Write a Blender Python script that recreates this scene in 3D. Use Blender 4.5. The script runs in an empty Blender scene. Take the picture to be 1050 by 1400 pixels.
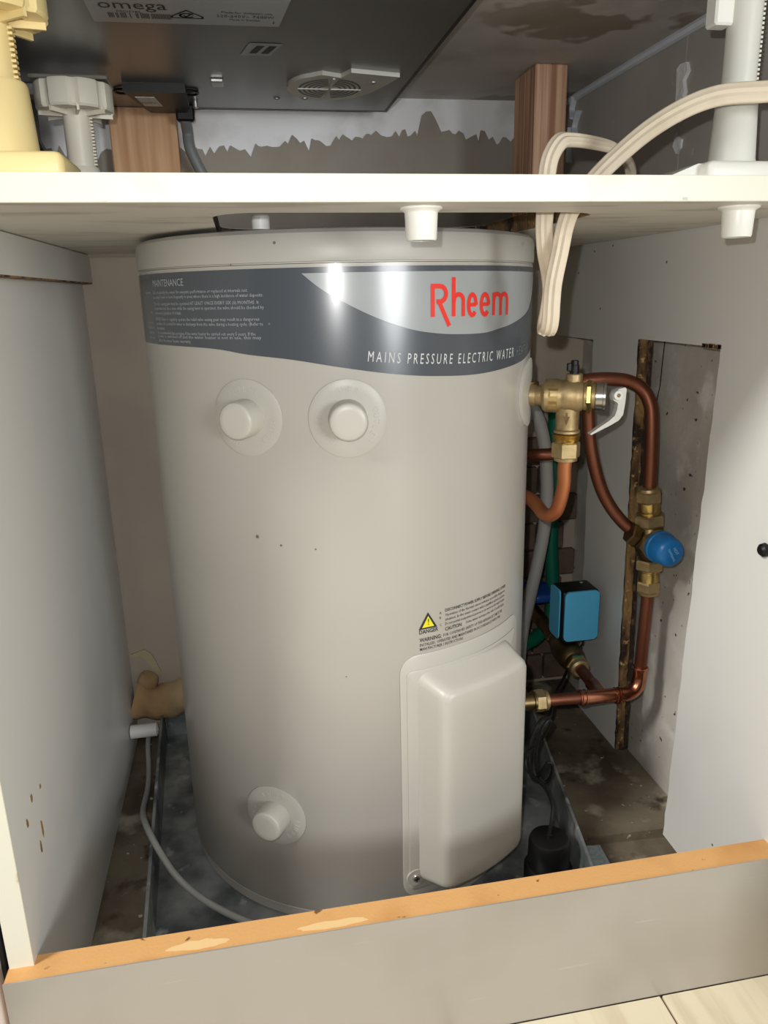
import bpy, bmesh, math, random
from mathutils import Vector, Matrix
random.seed(4)
sc = bpy.context.scene
COL = sc.collection

# ------------------------------------------------------------------ camera, world, lights, exposure
EYE = Vector((0.0, 0.0, 0.635))
RGT = Vector((0.98307869, -0.18192158, -0.02146714))
DWN = Vector((-0.07063523, -0.26833432, -0.96073272))
FWD = Vector((0.16901764, 0.94599219, -0.27664383))
cd = bpy.data.cameras.new('camera')
cam = bpy.data.objects.new('camera', cd); COL.objects.link(cam)
cd.sensor_fit = 'VERTICAL'; cd.sensor_height = 36.0; cd.sensor_width = 27.0
cd.lens = 1040 / 1400 * 36.0
cd.clip_start = 0.01
cam.matrix_world = Matrix(((RGT.x, -DWN.x, -FWD.x, EYE.x), (RGT.y, -DWN.y, -FWD.y, EYE.y),
                           (RGT.z, -DWN.z, -FWD.z, EYE.z), (0, 0, 0, 1)))
sc.camera = cam

w = bpy.data.worlds.new('room_light'); sc.world = w; w.use_nodes = True
w.node_tree.nodes['Background'].inputs[0].default_value = (0.97, 0.98, 1.0, 1)
w.node_tree.nodes['Background'].inputs[1].default_value = 0.20

def area_light(name, loc, target, size, watts, color):
    ld = bpy.data.lights.new(name, 'AREA'); ld.energy = watts; ld.size = size; ld.color = color
    ld.shape = 'DISK'
    o = bpy.data.objects.new(name, ld); COL.objects.link(o)
    o.location = loc
    o.rotation_euler = (Vector(target) - Vector(loc)).to_track_quat('-Z', 'Y').to_euler()
    return o
# the phone's flash beside the lens, and the kitchen's ceiling light behind the photographer
area_light('phone_flash', (-0.022, 0.0, 0.662), (0.09, 0.85, 0.42), 0.010, 1.85, (1.0, 0.99, 0.97))
area_light('kitchen_ceiling_light', (-2.0, -0.50, 2.35), (0.3, 0.5, 0.2), 0.60, 80.0, (1.0, 0.98, 0.94))
# added unseen fill lamp behind the camera, lifting the back wall and left panel
area_light('room_fill_light', (1.2, -2.0, 0.80), (0.1, 0.7, 0.6), 0.8, 35.0, (0.95, 0.98, 1.0))

sc.view_settings.view_transform = 'Standard'
sc.view_settings.look = 'None'
sc.view_settings.gamma = 1.0
sc.view_settings.use_curve_mapping = False
sc.view_settings.exposure = 0.0

# ------------------------------------------------------------------ materials
def lin(c):
    out = []
    for v in c:
        v /= 255.0
        out.append(v / 12.92 if v <= 0.04045 else ((v + 0.055) / 1.055) ** 2.4)
    return (*out, 1.0)

def mat(name, rgb, rough=0.5, metal=0.0, layers=(), bump=None, coat=0.0, spec=0.5, alpha=1.0, wood=None, stretch=None):
    """layers: (rgb, scale, lo, hi, detail[, stretch]) noise masks laid over the base colour."""
    m = bpy.data.materials.new(name); m.use_nodes = True
    nt = m.node_tree; N = nt.nodes; L = nt.links
    b = N['Principled BSDF']
    b.inputs['Roughness'].default_value = rough
    b.inputs['Metallic'].default_value = metal
    b.inputs['Specular IOR Level'].default_value = spec
    b.inputs['Coat Weight'].default_value = coat
    b.inputs['Coat Roughness'].default_value = 0.15
    b.inputs['Alpha'].default_value = alpha
    tc = N.new('ShaderNodeTexCoord')
    cur = None
    def mapped(st):
        if not st: return tc.outputs['Object']
        mp = N.new('ShaderNodeMapping'); mp.inputs['Scale'].default_value = st
        L.new(tc.outputs['Object'], mp.inputs['Vector']); return mp.outputs['Vector']
    base = N.new('ShaderNodeRGB'); base.outputs[0].default_value = lin(rgb); cur = base.outputs[0]
    if wood:
        wv = N.new('ShaderNodeTexNoise'); wv.inputs['Scale'].default_value = wood[1]
        wv.inputs['Detail'].default_value = 4; L.new(mapped(wood[2]), wv.inputs['Vector'])
        r = N.new('ShaderNodeValToRGB'); r.color_ramp.elements[0].position = 0.35; r.color_ramp.elements[1].position = 0.65
        L.new(wv.outputs['Fac'], r.inputs['Fac'])
        mx = N.new('ShaderNodeMix'); mx.data_type = 'RGBA'
        L.new(r.outputs['Color'], mx.inputs['Factor']); L.new(cur, mx.inputs['A'])
        mx.inputs['B'].default_value = lin(wood[0]); cur = mx.outputs['Result']
    for ly in layers:
        c2, s, lo, hi, det = ly[:5]
        st = ly[5] if len(ly) > 5 else None
        nz = N.new('ShaderNodeTexNoise'); nz.inputs['Scale'].default_value = s; nz.inputs['Detail'].default_value = det
        L.new(mapped(st), nz.inputs['Vector'])
        r = N.new('ShaderNodeMapRange'); r.inputs['From Min'].default_value = lo; r.inputs['From Max'].default_value = hi
        L.new(nz.outputs['Fac'], r.inputs['Value'])
        mx = N.new('ShaderNodeMix'); mx.data_type = 'RGBA'
        L.new(r.outputs['Result'], mx.inputs['Factor']); L.new(cur, mx.inputs['A'])
        mx.inputs['B'].default_value = lin(c2); cur = mx.outputs['Result']
    L.new(cur, b.inputs['Base Color'])
    if bump:
        s, strength = bump[:2]; st = bump[2] if len(bump) > 2 else None
        nz = N.new('ShaderNodeTexNoise'); nz.inputs['Scale'].default_value = s; nz.inputs['Detail'].default_value = 5
        L.new(mapped(st), nz.inputs['Vector'])
        bp = N.new('ShaderNodeBump'); bp.inputs['Strength'].default_value = strength; bp.inputs['Distance'].default_value = 0.002
        L.new(nz.outputs['Fac'], bp.inputs['Height']); L.new(bp.outputs['Normal'], b.inputs['Normal'])
    return m

M = {}
M['melamine'] = mat('white_melamine', (214, 213, 207), 0.42, layers=[((196, 194, 186), 3, .5, .8, 3)])
M['melamine_grey'] = mat('pale_grey_melamine', (222, 221, 216), 0.42, layers=[((206, 205, 200), 4, .5, .8, 3)])
M['underside'] = mat('stained_melamine_underside', (212, 208, 199), 0.5, layers=[((166, 158, 144), 9, .52, .75, 6, (1, 3, 1)), ((130, 118, 102), 30, .68, .76, 5, (1, 4, 1))])
M['edging'] = mat('cream_edging', (216, 213, 196), 0.35, layers=[((204, 199, 180), 14, .6, .75, 3)])
M['cream_edge'] = mat('cream_panel_edge', (224, 221, 203), 0.45, layers=[((200, 185, 150), 40, .68, .74, 4)])
M['chipboard'] = mat('raw_chipboard', (146, 114, 72), 0.85, layers=[((50, 34, 20), 38, .47, .60, 6, (1, 1, .35)), ((196, 164, 112), 150, .60, .70, 3)], bump=(220, .8))
M['rot'] = mat('shade_dark_chipboard', (44, 34, 26), 0.9, layers=[((96, 74, 48), 60, .56, .64, 4)], bump=(200, .8))  # near-black tone that paints shade on the cut edge and hole rim
M['mdf'] = mat('orange_mdf_edge', (218, 166, 104), 0.7, layers=[((202, 146, 86), 16, .5, .75, 4), ((236, 196, 138), 9, .66, .69, 3), ((120, 82, 44), 70, .71, .75, 4)], bump=(400, .15))
M['steel_face'] = mat('brushed_steel_laminate', (180, 175, 167), 0.36, metal=0.40, layers=[((166, 160, 150), 5, .45, .7, 3), ((192, 188, 178), 60, .68, .78, 4, (.2, 1, 4))], bump=(500, .05, (.06, 1, 1)))
M['concrete_floor'] = mat('damp_concrete', (118, 108, 90), 0.8, layers=[((74, 64, 50), 9, .42, .62, 7), ((168, 160, 142), 13, .56, .66, 9), ((60, 48, 36), 30, .58, .70, 6), ((196, 190, 176), 90, .68, .73, 4)], bump=(90, .5))
M['concrete_wall'] = mat('smooth_precast_concrete', (208, 203, 193), 0.8, layers=[((180, 174, 163), 7, .4, .65, 7), ((222, 218, 210), 26, .56, .72, 5), ((70, 62, 52), 85, .69, .73, 2)], bump=(160, .25))
M['crack'] = mat('dark_crack', (58, 50, 42), 0.9)
M['back_wall'] = mat('back_wall_paint', (190, 178, 162), 0.75, layers=[((170, 158, 146), 5, .4, .7, 4)], bump=(60, .1))
M['plaster_light'] = mat('skimmed_pale_plaster', (244, 244, 245), 0.8, layers=[((206, 204, 200), 12, .5, .72, 6)], bump=(80, .3))
M['adhesive'] = mat('taupe_tile_adhesive', (158, 150, 138), 0.85, layers=[((142, 133, 120), 10, .42, .7, 6)], bump=(60, .4, (1, 1, .5)))
M['brick'] = mat('brown_brick', (112, 94, 82), 0.85, layers=[((82, 68, 58), 30, .4, .7, 5)], bump=(120, .4))
M['stone'] = mat('benchtop_underside', (200, 195, 188), 0.6, layers=[((148, 136, 121), 5, .57, .585, 4), ((164, 159, 152), 12, .4, .7, 6)], bump=(60, .1))
M['wall_sheet'] = mat('grey_upper_lining', (190, 185, 178), 0.7, layers=[((170, 165, 158), 6, .4, .7, 4), ((196, 196, 194), 60, .72, .76, 3)])
M['silicone'] = mat('pale_silicone', (222, 230, 238), 0.5, bump=(90, .6))
M['plaster_chip'] = mat('chipped_plaster', (240, 240, 240), 0.8, bump=(150, 1.0))
M['tank'] = mat('warm_grey_enamel', (177, 173, 164), 0.30, coat=0.25, layers=[((173, 169, 160), 5, .4, .7, 3)])
M['tank_plastic'] = mat('warm_grey_plastic', (181, 178, 168), 0.38)
M['knob_plastic'] = mat('pale_grey_plastic', (188, 185, 174), 0.36)
M['emboss'] = mat('embossed_grey_plastic', (188, 185, 175), 0.30)
M['lid'] = mat('warm_grey_lid', (176, 173, 165), 0.38, layers=[((160, 152, 142), 50, .68, .73, 4)])
M['band'] = mat('charcoal_label', (77, 82, 88), 0.26, coat=0.4, layers=[((70, 75, 81), 7, .4, .7, 3, (1, 1, .2))])
M['swoosh'] = mat('silver_grey_label', (157, 161, 162), 0.26, coat=0.4)
M['red'] = mat('red_print', (228, 52, 40), 0.35)
M['white_ink'] = mat('white_print', (206, 208, 208), 0.5)
M['dim_ink'] = mat('worn_white_print', (168, 172, 176), 0.5)
M['black_ink'] = mat('black_print', (34, 34, 34), 0.5)
M['yellow_ink'] = mat('yellow_print', (226, 214, 40), 0.5)
M['scuff'] = mat('dark_scuff', (112, 104, 95), 0.7)
M['screw'] = mat('dull_screw_steel', (110, 106, 100), 0.35, metal=1.0)
M['brass'] = mat('cast_brass', (190, 168, 126), 0.46, metal=0.85, layers=[((160, 138, 98), 60, .42, .7, 4)], bump=(900, .12))
M['brass_bright'] = mat('polished_brass', (206, 178, 112), 0.28, metal=1.0)
M['brass_dark'] = mat('dark_brass', (128, 108, 76), 0.4, metal=1.0, layers=[((100, 82, 54), 50, .45, .7, 4)])  # darker brass, mottled between two brown tones
M['copper'] = mat('dull_brown_copper', (138, 88, 68), 0.46, metal=0.9, layers=[((116, 68, 50), 24, .4, .7, 4, (1, 1, .3))])
M['copper_bright'] = mat('bright_copper', (198, 134, 106), 0.24, metal=1.0, layers=[((160, 96, 72), 40, .45, .7, 4)])
M['copper_orange'] = mat('orange_copper', (190, 122, 78), 0.5, metal=0.7, layers=[((160, 94, 60), 30, .4, .7, 4, (1, 1, .2))])
M['chrome'] = mat('dull_nickel', (186, 186, 184), 0.25, metal=1.0)
M['lever'] = mat('cast_alloy', (222, 220, 214), 0.4, metal=0.35, bump=(300, .1))
M['blue_cap'] = mat('blue_plastic', (30, 112, 176), 0.32)
M['blue_box'] = mat('sky_blue_plastic', (84, 186, 232), 0.42)
M['dark_blue'] = mat('deep_blue_plastic', (24, 70, 150), 0.4)
M['black_plastic'] = mat('black_plastic', (14, 14, 15), 0.42, spec=.35)
M['black_rubber'] = mat('black_rubber', (10, 10, 11), 0.5, spec=.35)
M['galv'] = mat('galvanised_steel', (158, 162, 162), 0.45, metal=0.35, layers=[((92, 98, 99), 16, .4, .62, 7), ((186, 189, 188), 38, .60, .72, 7), ((90, 78, 58), 14, .68, .76, 4)], bump=(40, .15))
M['tile_blue'] = mat('blue_grey_tile', (146, 158, 160), 0.6, layers=[((128, 140, 144), 300, .45, .6, 2)])
M['pvc'] = mat('white_pvc', (222, 222, 218), 0.4)
M['conduit'] = mat('light_grey_conduit', (168, 167, 164), 0.5)
M['green'] = mat('green_hose', (0, 110, 84), 0.5)
M['foam'] = mat('tan_expanding_foam', (190, 166, 130), 0.85, layers=[((172, 140, 98), 14, .48, .68, 4)], bump=(60, .6))
M['patch'] = mat('old_paint_edge', (196, 186, 150), 0.8)
M['flex'] = mat('grey_flex', (164, 164, 161), 0.5)
M['flex_dark'] = mat('mid_grey_flex', (120, 122, 122), 0.5)
M['tps'] = mat('cream_sheathing', (226, 212, 188), 0.55, layers=[((206, 190, 164), 30, .5, .75, 3)])
M['pine'] = mat('brown_pine', (222, 182, 150), 0.7, wood=((166, 118, 90), 9, (22, 22, .5)))
M['pine_tan'] = mat('tan_pine', (214, 172, 132), 0.7, wood=((188, 142, 102), 8, (14, 14, .6)))
M['hob'] = mat('dark_pressed_steel', (122, 122, 121), 0.30, metal=0.6, layers=[((106, 106, 105), 5, .4, .7, 4)])
M['hob_edge'] = mat('black_hob_edge', (30, 30, 31), 0.4)
M['sticker'] = mat('grey_rating_sticker', (150, 152, 154), 0.35)
M['fan_plate'] = mat('zinc_fan_plate', (206, 203, 192), 0.45, metal=0.25)
M['zinc'] = mat('bright_zinc', (190, 190, 186), 0.35, metal=0.8)
M['leg_cream'] = mat('yellowed_cream_plastic', (228, 206, 146), 0.42)
M['leg_ivory'] = mat('ivory_plastic', (222, 216, 198), 0.42)
M['leg_white'] = mat('translucent_white_plastic', (224, 224, 214), 0.38)
M['clear'] = mat('cloudy_clear_plastic', (140, 136, 124), 0.3, alpha=.75)
M['plug'] = mat('white_plastic_plug', (240, 240, 232), 0.35)
M['floor_plank'] = mat('whitewashed_timber_tile', (226, 214, 186), 0.45, layers=[((204, 188, 158), 10, .5, .72, 5, (5, .5, 1)), ((166, 148, 118), 14, .66, .72, 5, (6, .4, 1))])
M['grout'] = mat('brown_grout', (120, 100, 80), 0.9)
M['white_gloss'] = mat('white_gloss_panel', (226, 226, 224), 0.3)
M['dark_metal'] = mat('dark_bracket_steel', (70, 70, 70), 0.5, metal=0.3)

# ------------------------------------------------------------------ builders
def world_of(o):
    v = Vector((0, 0, 0))
    while o is not None:
        v += Vector(o.location); o = o.parent
    return v

def obj(name, bm, m, parent=None, smooth=True, angle=35, label=None):
    """one mesh object from a bmesh given in world coordinates"""
    bmesh.ops.recalc_face_normals(bm, faces=bm.faces)
    off = world_of(parent)
    if off.length > 0: bmesh.ops.translate(bm, verts=bm.verts, vec=-off)
    me = bpy.data.meshes.new(name); bm.to_mesh(me); bm.free()
    if smooth:
        me.shade_smooth(); me.set_sharp_from_angle(angle=math.radians(angle))
    me.materials.append(m)
    o = bpy.data.objects.new(name, me); COL.objects.link(o)
    if parent: o.parent = parent
    if label: o['label'] = label
    return o

def tag(o, label, cat, group=None):
    o['label'] = label; o['category'] = cat
    if group: o['group'] = group
    return o

def thing(name, loc, label, cat, group=None):
    o = bpy.data.objects.new(name, None); COL.objects.link(o); o.location = loc
    o.empty_display_size = 0.02
    return tag(o, label, cat, group)

def struct(o):
    o['kind'] = 'structure'; return o

def box_bm(lo, hi, bevel=0.0, seg=2, bm=None):
    bm2 = bmesh.new()
    bmesh.ops.create_cube(bm2, size=1.0)
    for v in bm2.verts:
        v.co = Vector([(lo[i] + hi[i]) / 2 + v.co[i] * (hi[i] - lo[i]) for i in range(3)])
    if bevel: bmesh.ops.bevel(bm2, geom=bm2.edges[:], offset=bevel, segments=seg, affect='EDGES', profile=.5)
    return join(bm, bm2)

def join(bm, bm2):
    if bm is None: return bm2
    me = bpy.data.meshes.new('tmp'); bm2.to_mesh(me); bm2.free(); bm.from_mesh(me); bpy.data.meshes.remove(me)
    return bm

def basis(axis):
    a = Vector(axis).normalized()
    u = a.cross(Vector((0, 0, 1)))
    if u.length < 1e-4: u = Vector((1, 0, 0))
    u.normalize(); v = a.cross(u).normalized()
    return a, u, v

def lathe(o, axis, prof, seg=32, rot=0.0, bm=None):
    """prof: (t along the axis, radius)"""
    bm = bm or bmesh.new()
    a, u, v = basis(axis); o = Vector(o)
    rings = []
    for t, r in prof:
        if r <= 1e-6: rings.append([bm.verts.new(o + a * t)]); continue
        rings.append([bm.verts.new(o + a * t + (u * math.cos(rot + 2 * math.pi * k / seg) + v * math.sin(rot + 2 * math.pi * k / seg)) * r) for k in range(seg)])
    for A, B in zip(rings, rings[1:]):
        for k in range(seg):
            k2 = (k + 1) % seg
            if len(A) == 1 and len(B) == 1: continue
            if len(A) == 1: bm.faces.new((A[0], B[k], B[k2]))
            elif len(B) == 1: bm.faces.new((A[k], A[k2], B[0]))
            else: bm.faces.new((A[k], A[k2], B[k2], B[k]))
    if len(rings[0]) > 1: bm.faces.new(rings[0])
    if len(rings[-1]) > 1: bm.faces.new(rings[-1])
    return bm

def hexnut(o, axis, t0, t1, r, ch=0.0012, rot=0.0, bm=None):
    bm = lathe(o, axis, [(t0, r * .9), (t0 + ch, r), (t1 - ch, r), (t1, r * .9)], seg=6, rot=rot, bm=bm)
    return bm

def smooth_path(pts, n=8):
    P = [Vector(p) for p in pts]
    if len(P) < 3: return P
    out = []
    for i in range(len(P) - 1):
        p0 = P[i - 1] if i else P[0] * 2 - P[1]
        p1, p2 = P[i], P[i + 1]
        p3 = P[i + 2] if i + 2 < len(P) else P[-1] * 2 - P[-2]
        for k in range(n):
            t = k / n
            out.append(0.5 * ((2 * p1) + (-p0 + p2) * t + (2 * p0 - 5 * p1 + 4 * p2 - p3) * t * t + (-p0 + 3 * p1 - 3 * p2 + p3) * t ** 3))
    out.append(P[-1]); return out

def tube(pts, r, seg=14, n=8, r2=None, flat=None, section=None, bm=None):
    """swept tube; r2/flat give an oval section whose long axis lies nearest the vector flat"""
    bm = bm or bmesh.new()
    P = smooth_path(pts, n); rings = []
    nrm = None
    for i, p in enumerate(P):
        t = (P[min(i + 1, len(P) - 1)] - P[max(i - 1, 0)]).normalized()
        ref = Vector(flat) if flat is not None and nrm is None else (nrm if nrm is not None else basis(t)[1])
        u = ref - t * ref.dot(t)
        if u.length < 1e-5: u = basis(t)[1]
        u.normalize(); nrm = u; v = t.cross(u)
        ring = []
        for k in range(seg):
            a = 2 * math.pi * k / seg
            ca, sa = math.cos(a), math.sin(a)
            if section:
                q = section(a); ring.append(bm.verts.new(p + u * q[0] + v * q[1]))
            else:
                ring.append(bm.verts.new(p + u * (ca * r) + v * (sa * (r2 or r))))
        rings.append(ring)
    for A, B in zip(rings, rings[1:]):
        for k in range(seg):
            bm.faces.new((A[k], A[(k + 1) % seg], B[(k + 1) % seg], B[k]))
    bm.faces.new(rings[0]); bm.faces.new(rings[-1])
    return bm

def prism(poly, axis, lo, hi, holes=(), bm=None):
    """polygon (2-D) swept along axis 0/1/2; the 2-D coordinates are the other two axes in order"""
    bm = bm or bmesh.new()
    oth = [i for i in range(3) if i != axis]
    def vert(p, d):
        c = [0, 0, 0]; c[axis] = d; c[oth[0]], c[oth[1]] = p; return bm.verts.new(c)
    loops = [poly] + list(holes)
    bt = []
    for d in (lo, hi):
        es = []; rings = []
        for lp in loops:
            vs = [vert(p, d) for p in lp]
            es += [bm.edges.new((vs[i], vs[(i + 1) % len(vs)])) for i in range(len(vs))]
            rings.append(vs)
        bmesh.ops.triangle_fill(bm, edges=es, use_beauty=True)
        bt.append(rings)
    for A, B in zip(*bt):
        for i in range(len(A)):
            j = (i + 1) % len(A); bm.faces.new((A[i], A[j], B[j], B[i]))
    return bm

def rrect(cx, cy, hx, hy, r, n=6):
    pts = []
    for sx, sy, a0 in ((1, 1, 0), (-1, 1, 90), (-1, -1, 180), (1, -1, 270)):
        for k in range(n + 1):
            a = math.radians(a0 + 90 * k / n)
            pts.append((cx + sx * (hx - r) + r * math.cos(a), cy + sy * (hy - r) + r * math.sin(a)))
    return pts

_font_cache = {}
def text_mesh(s, size=1.0, shear=0.0, spacing=1.0, res=2, bold=0.0):
    """flat font outline -> (verts, faces), origin at the left of the baseline"""
    key = (s, shear, spacing, res, bold)
    if key not in _font_cache:
        cu = bpy.data.curves.new('text', 'FONT'); cu.body = s; cu.shear = shear
        cu.space_character = spacing; cu.resolution_u = res; cu.size = 1.0; cu.offset = bold
        o = bpy.data.objects.new('text', cu); COL.objects.link(o)
        dg = bpy.context.evaluated_depsgraph_get()
        me = bpy.data.meshes.new_from_object(o.evaluated_get(dg))
        _font_cache[key] = ([tuple(v.co) for v in me.vertices], [tuple(p.vertices) for p in me.polygons])
        bpy.data.objects.remove(o); bpy.data.curves.remove(cu); bpy.data.meshes.remove(me)
    vs, fs = _font_cache[key]
    return [(v[0] * size, v[1] * size) for v in vs], fs

def text_bm(bm, s, size, fn, width=None, xs=1.0, **kw):
    """text whose 2-D outline goes through fn(x, y) -> 3-D point"""
    vs, fs = text_mesh(s, size, **kw)
    if not vs: return bm
    mx = max(v[0] for v in vs)
    k = (width / mx) if width else xs
    V = [bm.verts.new(fn(x * k, y)) for x, y in vs]
    for f in fs:
        try: bm.faces.new([V[i] for i in f])
        except ValueError: pass
    return bm

# ------------------------------------------------------------------ the setting
SH0, SH1 = 0.690, 0.706          # shelf underside / top
CEIL = 0.876
XL, XR = -0.194, 0.450           # inner faces of the two side panels
YB = 1.072                       # back wall

bm = box_bm((-1.2, -1.2, -0.05), (1.6, 0.5035, -0.003))
fl = struct(obj('floor', bm, M['grout'], smooth=False))
first = None
for i in range(-3, 4):           # timber-look tiles in front of the kickboard, grain towards the viewer
    x0 = 0.342 + 0.2 * i
    t = obj('tile', box_bm((x0 + .0012, -0.42, -0.004), (x0 + .1988, 0.5033, 0.0), .0008, 1), M['floor_plank'], fl, smooth=False)
    obj('tile', box_bm((x0 + .0012, -1.2, -0.004), (x0 + .1988, -0.4224, 0.0), .0008, 1), M['floor_plank'], fl, smooth=False)
# concrete slab under the cabinet, with the slightly higher slab towards the back on the right
bm = box_bm((-0.75, 0.5045, -0.05), (0.60, 1.20, -0.001))
slab = struct(obj('floor', bm, M['concrete_floor'], smooth=False))
bm = prism([(0.352, 0.704), (0.43, 0.701), (0.494, 0.697), (0.494, 1.0715), (0.392, 1.0715), (0.39, 0.9), (0.366, 0.80)], 2, -0.001, 0.011)
obj('raised_slab', bm, M['concrete_floor'], slab, smooth=False)

back = struct(obj('wall_back', box_bm((-0.75, YB, -0.05), (0.60, YB + .1, 0.95)), M['back_wall'], smooth=False))
# upper part of the back wall: pale skim, with old taupe tile adhesive in a ragged band below
obj('plaster_skim', box_bm((-0.60, YB - .0035, SH1 + .0), (0.494, YB - .0003, CEIL + .03)), M['plaster_light'], back, smooth=False)
top = []
keys = [(-0.60, .80), (-0.20, .815), (-0.15, .812), (-0.05, .812), (0.0, .816), (0.06, .822), (0.10, .827), (0.16, .829), (0.20, .832), (0.243, .838),
        (0.249, .850), (0.255, .8655), (0.266, .8655), (0.272, .850), (0.278, .838), (0.31, .838), (0.345, .834), (0.36, .830), (0.40, .832), (0.494, .834)]
x = -0.60
while x < 0.494:
    for (xa, za), (xb, zb) in zip(keys, keys[1:]):
        if xa <= x <= xb:
            z = za + (zb - za) * (x - xa) / (xb - xa)
    z += random.uniform(-.006, .004) + (random.random() < .16) * random.uniform(-.014, .004)
    top.append((x, z)); x += random.uniform(.003, .007)
top.append((0.494, .834))
prev = [(-0.60, SH1 - .02)] ; poly = top[::-1] + [(-0.60, SH1 - .02), (0.494, SH1 - .02)]
obj('tile_adhesive', prism(poly, 1, YB - .0060, YB - .0030), M['adhesive'], back, smooth=False)
# brown bricks showing low on the right behind the tank
for r in range(9):
    for c in range(2):
        x0 = 0.405 + c * .046 - (r % 2) * .02; z0 = .02 + r * .045
        obj('brick', box_bm((x0, YB - .010, z0), (min(x0 + .043, .494), YB + .002, z0 + .042), .002, 1), M['brick'], back, smooth=False)
wr = struct(obj('wall_right', box_bm((0.495, 0.40, -0.05), (0.60, YB + .1, 0.95)), M['concrete_wall'], smooth=False))
for pts, wd in (([(.848, .574), (.850, .545), (.851, .52), (.860, .486), (.861, .462)], .0012), ([(.885, .575), (.884, .55)], .0020), ([(.860, .486), (.862, .462), (.863, .45)], .0022)):
    bm = bmesh.new()
    L_ = [(bm.verts.new((.4948, y - wd, z)), bm.verts.new((.4948, y + wd, z))) for y, z in pts]
    for A, B in zip(L_, L_[1:]): bm.faces.new((A[0], A[1], B[1], B[0]))
    obj('crack', bm, M['crack'], wr, smooth=False)
obj('corner_strip', prism([(.30, .62), (.757, .62), (.757, .40), (.735, .0), (.30, .0)], 0, .4915, .4952), M['concrete_wall'], wr, smooth=False)
wl = struct(obj('wall_left', box_bm((-0.60, 0.53, 0.0), (-0.30, YB + .1, 0.95)), M['wall_sheet'], smooth=False))
ce = struct(obj('ceiling', box_bm((-0.75, 0.44, CEIL), (0.60, YB + .1, CEIL + .03)), M['stone'], smooth=False))
bm = tube([(0.4455, 0.54, CEIL - .003), (0.446, 0.72, CEIL - .003), (0.4455, 0.9, CEIL - .0035), (0.446, 1.064, CEIL - .004)], .0046, seg=8)
struct(obj('trim_1', bm, M['silicone']))

# ------------------------------------------------------------------ cabinet carcass boards
t = thing('side_panel', (XL - .009, 0.52, 0), 'white left side panel of the cabinet with cream front edge', 'panel')
obj('board', box_bm((XL - .018, 0.5205, 0.001), (XL, 1.066, SH0 - .001)), M['melamine_grey'], t, smooth=False)
obj('front_edge', box_bm((XL - .0182, 0.5185, 0.001), (XL + .0002, 0.5208, SH0 - .001), .0004, 1), M['cream_edge'], t, smooth=False, label='cream front edging')
for (y, z, l) in ((.557, .236, .010), (.575, .246, .008), (.588, .208, .016), (.578, .196, .012), (.60, .24, .005)):
    poly = [(y + .0022 * math.cos(k) * random.uniform(.6, 1.3), z + l * .5 * math.sin(k) * random.uniform(.6, 1.3)) for k in [i * math.pi / 4 for i in range(8)]]
    obj('chip', prism(poly, 0, XL - .0005, XL + .0004), M['chipboard'], t, smooth=False)

t = thing('rail', (-0.188, 0.7, .66), 'white support rail along the top of the left panel', 'rail')
obj('board', box_bm((XL + .0004, 0.522, 0.655), (-0.182, 1.0695, SH0 - .0006), .0008, 1), M['melamine'], t, smooth=False)
obj('raw_edge', box_bm((XL + .0006, 0.523, 0.6540), (-0.1823, 1.069, 0.6556)), M['chipboard'], t, smooth=False, label='brown raw underside edge')

# right panel: one sheet up to the benchtop, with two notches cut in it around the pipes
t = thing('side_panel', (XR + .008, 0.52, 0), 'white right side panel with a tall rough cut-out around the pipes', 'panel')
def ragged(a, b, n, amp):
    return [(a[0] + (b[0] - a[0]) * i / n + (random.uniform(-amp, amp) if 0 < i < n else 0), a[1] + (b[1] - a[1]) * i / n) for i in range(n + 1)]
out = [(0.52, .001)] + [(0.655, .011)] + ragged((0.690, .012), (0.671, .578), 40, .0013) + [(0.829, .578)] + ragged((0.828, .577), (0.817, .046), 40, .0012) \
      + [(0.930, .046)] + ragged((0.932, .06), (0.945, .571), 24, .0012) + [(1.066, .571), (1.066, CEIL - .001), (0.52, CEIL - .001)]
obj('board', prism(out, 0, XR, XR + .016), M['melamine_grey'], t, smooth=False)
N_ = 70
for nm, x0, x1, mm, lb in (('cut_edge', .4500, .4602, M['chipboard'], 'crumbling brown chipboard cut edge'), ('shade_edge', .4600, .4662, M['rot'], 'back of the cut edge coloured near-black as gap shade')):  # the near-black strip paints the shadow gap behind the panel
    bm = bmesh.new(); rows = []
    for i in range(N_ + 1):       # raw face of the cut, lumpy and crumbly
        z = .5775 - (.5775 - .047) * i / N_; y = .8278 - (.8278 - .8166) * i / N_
        rows.append([bm.verts.new((x0 + (x1 - x0) * k / 3 + (random.uniform(-.0009, .0009) if k in (1, 2) else (random.uniform(-.0006, .0010) if k == 0 and nm == 'shade_edge' else 0)), y - .0022 - random.uniform(0, .0022), z)) for k in range(4)])
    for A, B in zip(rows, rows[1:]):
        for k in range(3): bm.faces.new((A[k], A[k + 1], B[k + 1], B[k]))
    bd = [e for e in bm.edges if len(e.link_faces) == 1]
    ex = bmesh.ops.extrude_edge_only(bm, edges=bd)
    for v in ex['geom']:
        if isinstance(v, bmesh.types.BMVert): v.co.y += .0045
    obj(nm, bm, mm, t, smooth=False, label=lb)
obj('screw_cover', lathe((XR + .0003, .575, .406), (-1, 0, -.1), [(0, .0065), (.004, .006), (.006, .004), (.0062, 0)], 16), M['black_plastic'], t, label='black plastic cap at the front')
for (y, z) in ((.955, .68), (.905, .684), (.93, .61), (1.0, .655), (.6, .07), (.78, .66)):
    obj('fleck', lathe((XR + .0002, y, z), (-1, 0, 0), [(0, .0016), (.0005, .0013), (.0006, 0)], 8), M['scuff'], t)
bm = bmesh.new()
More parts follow.
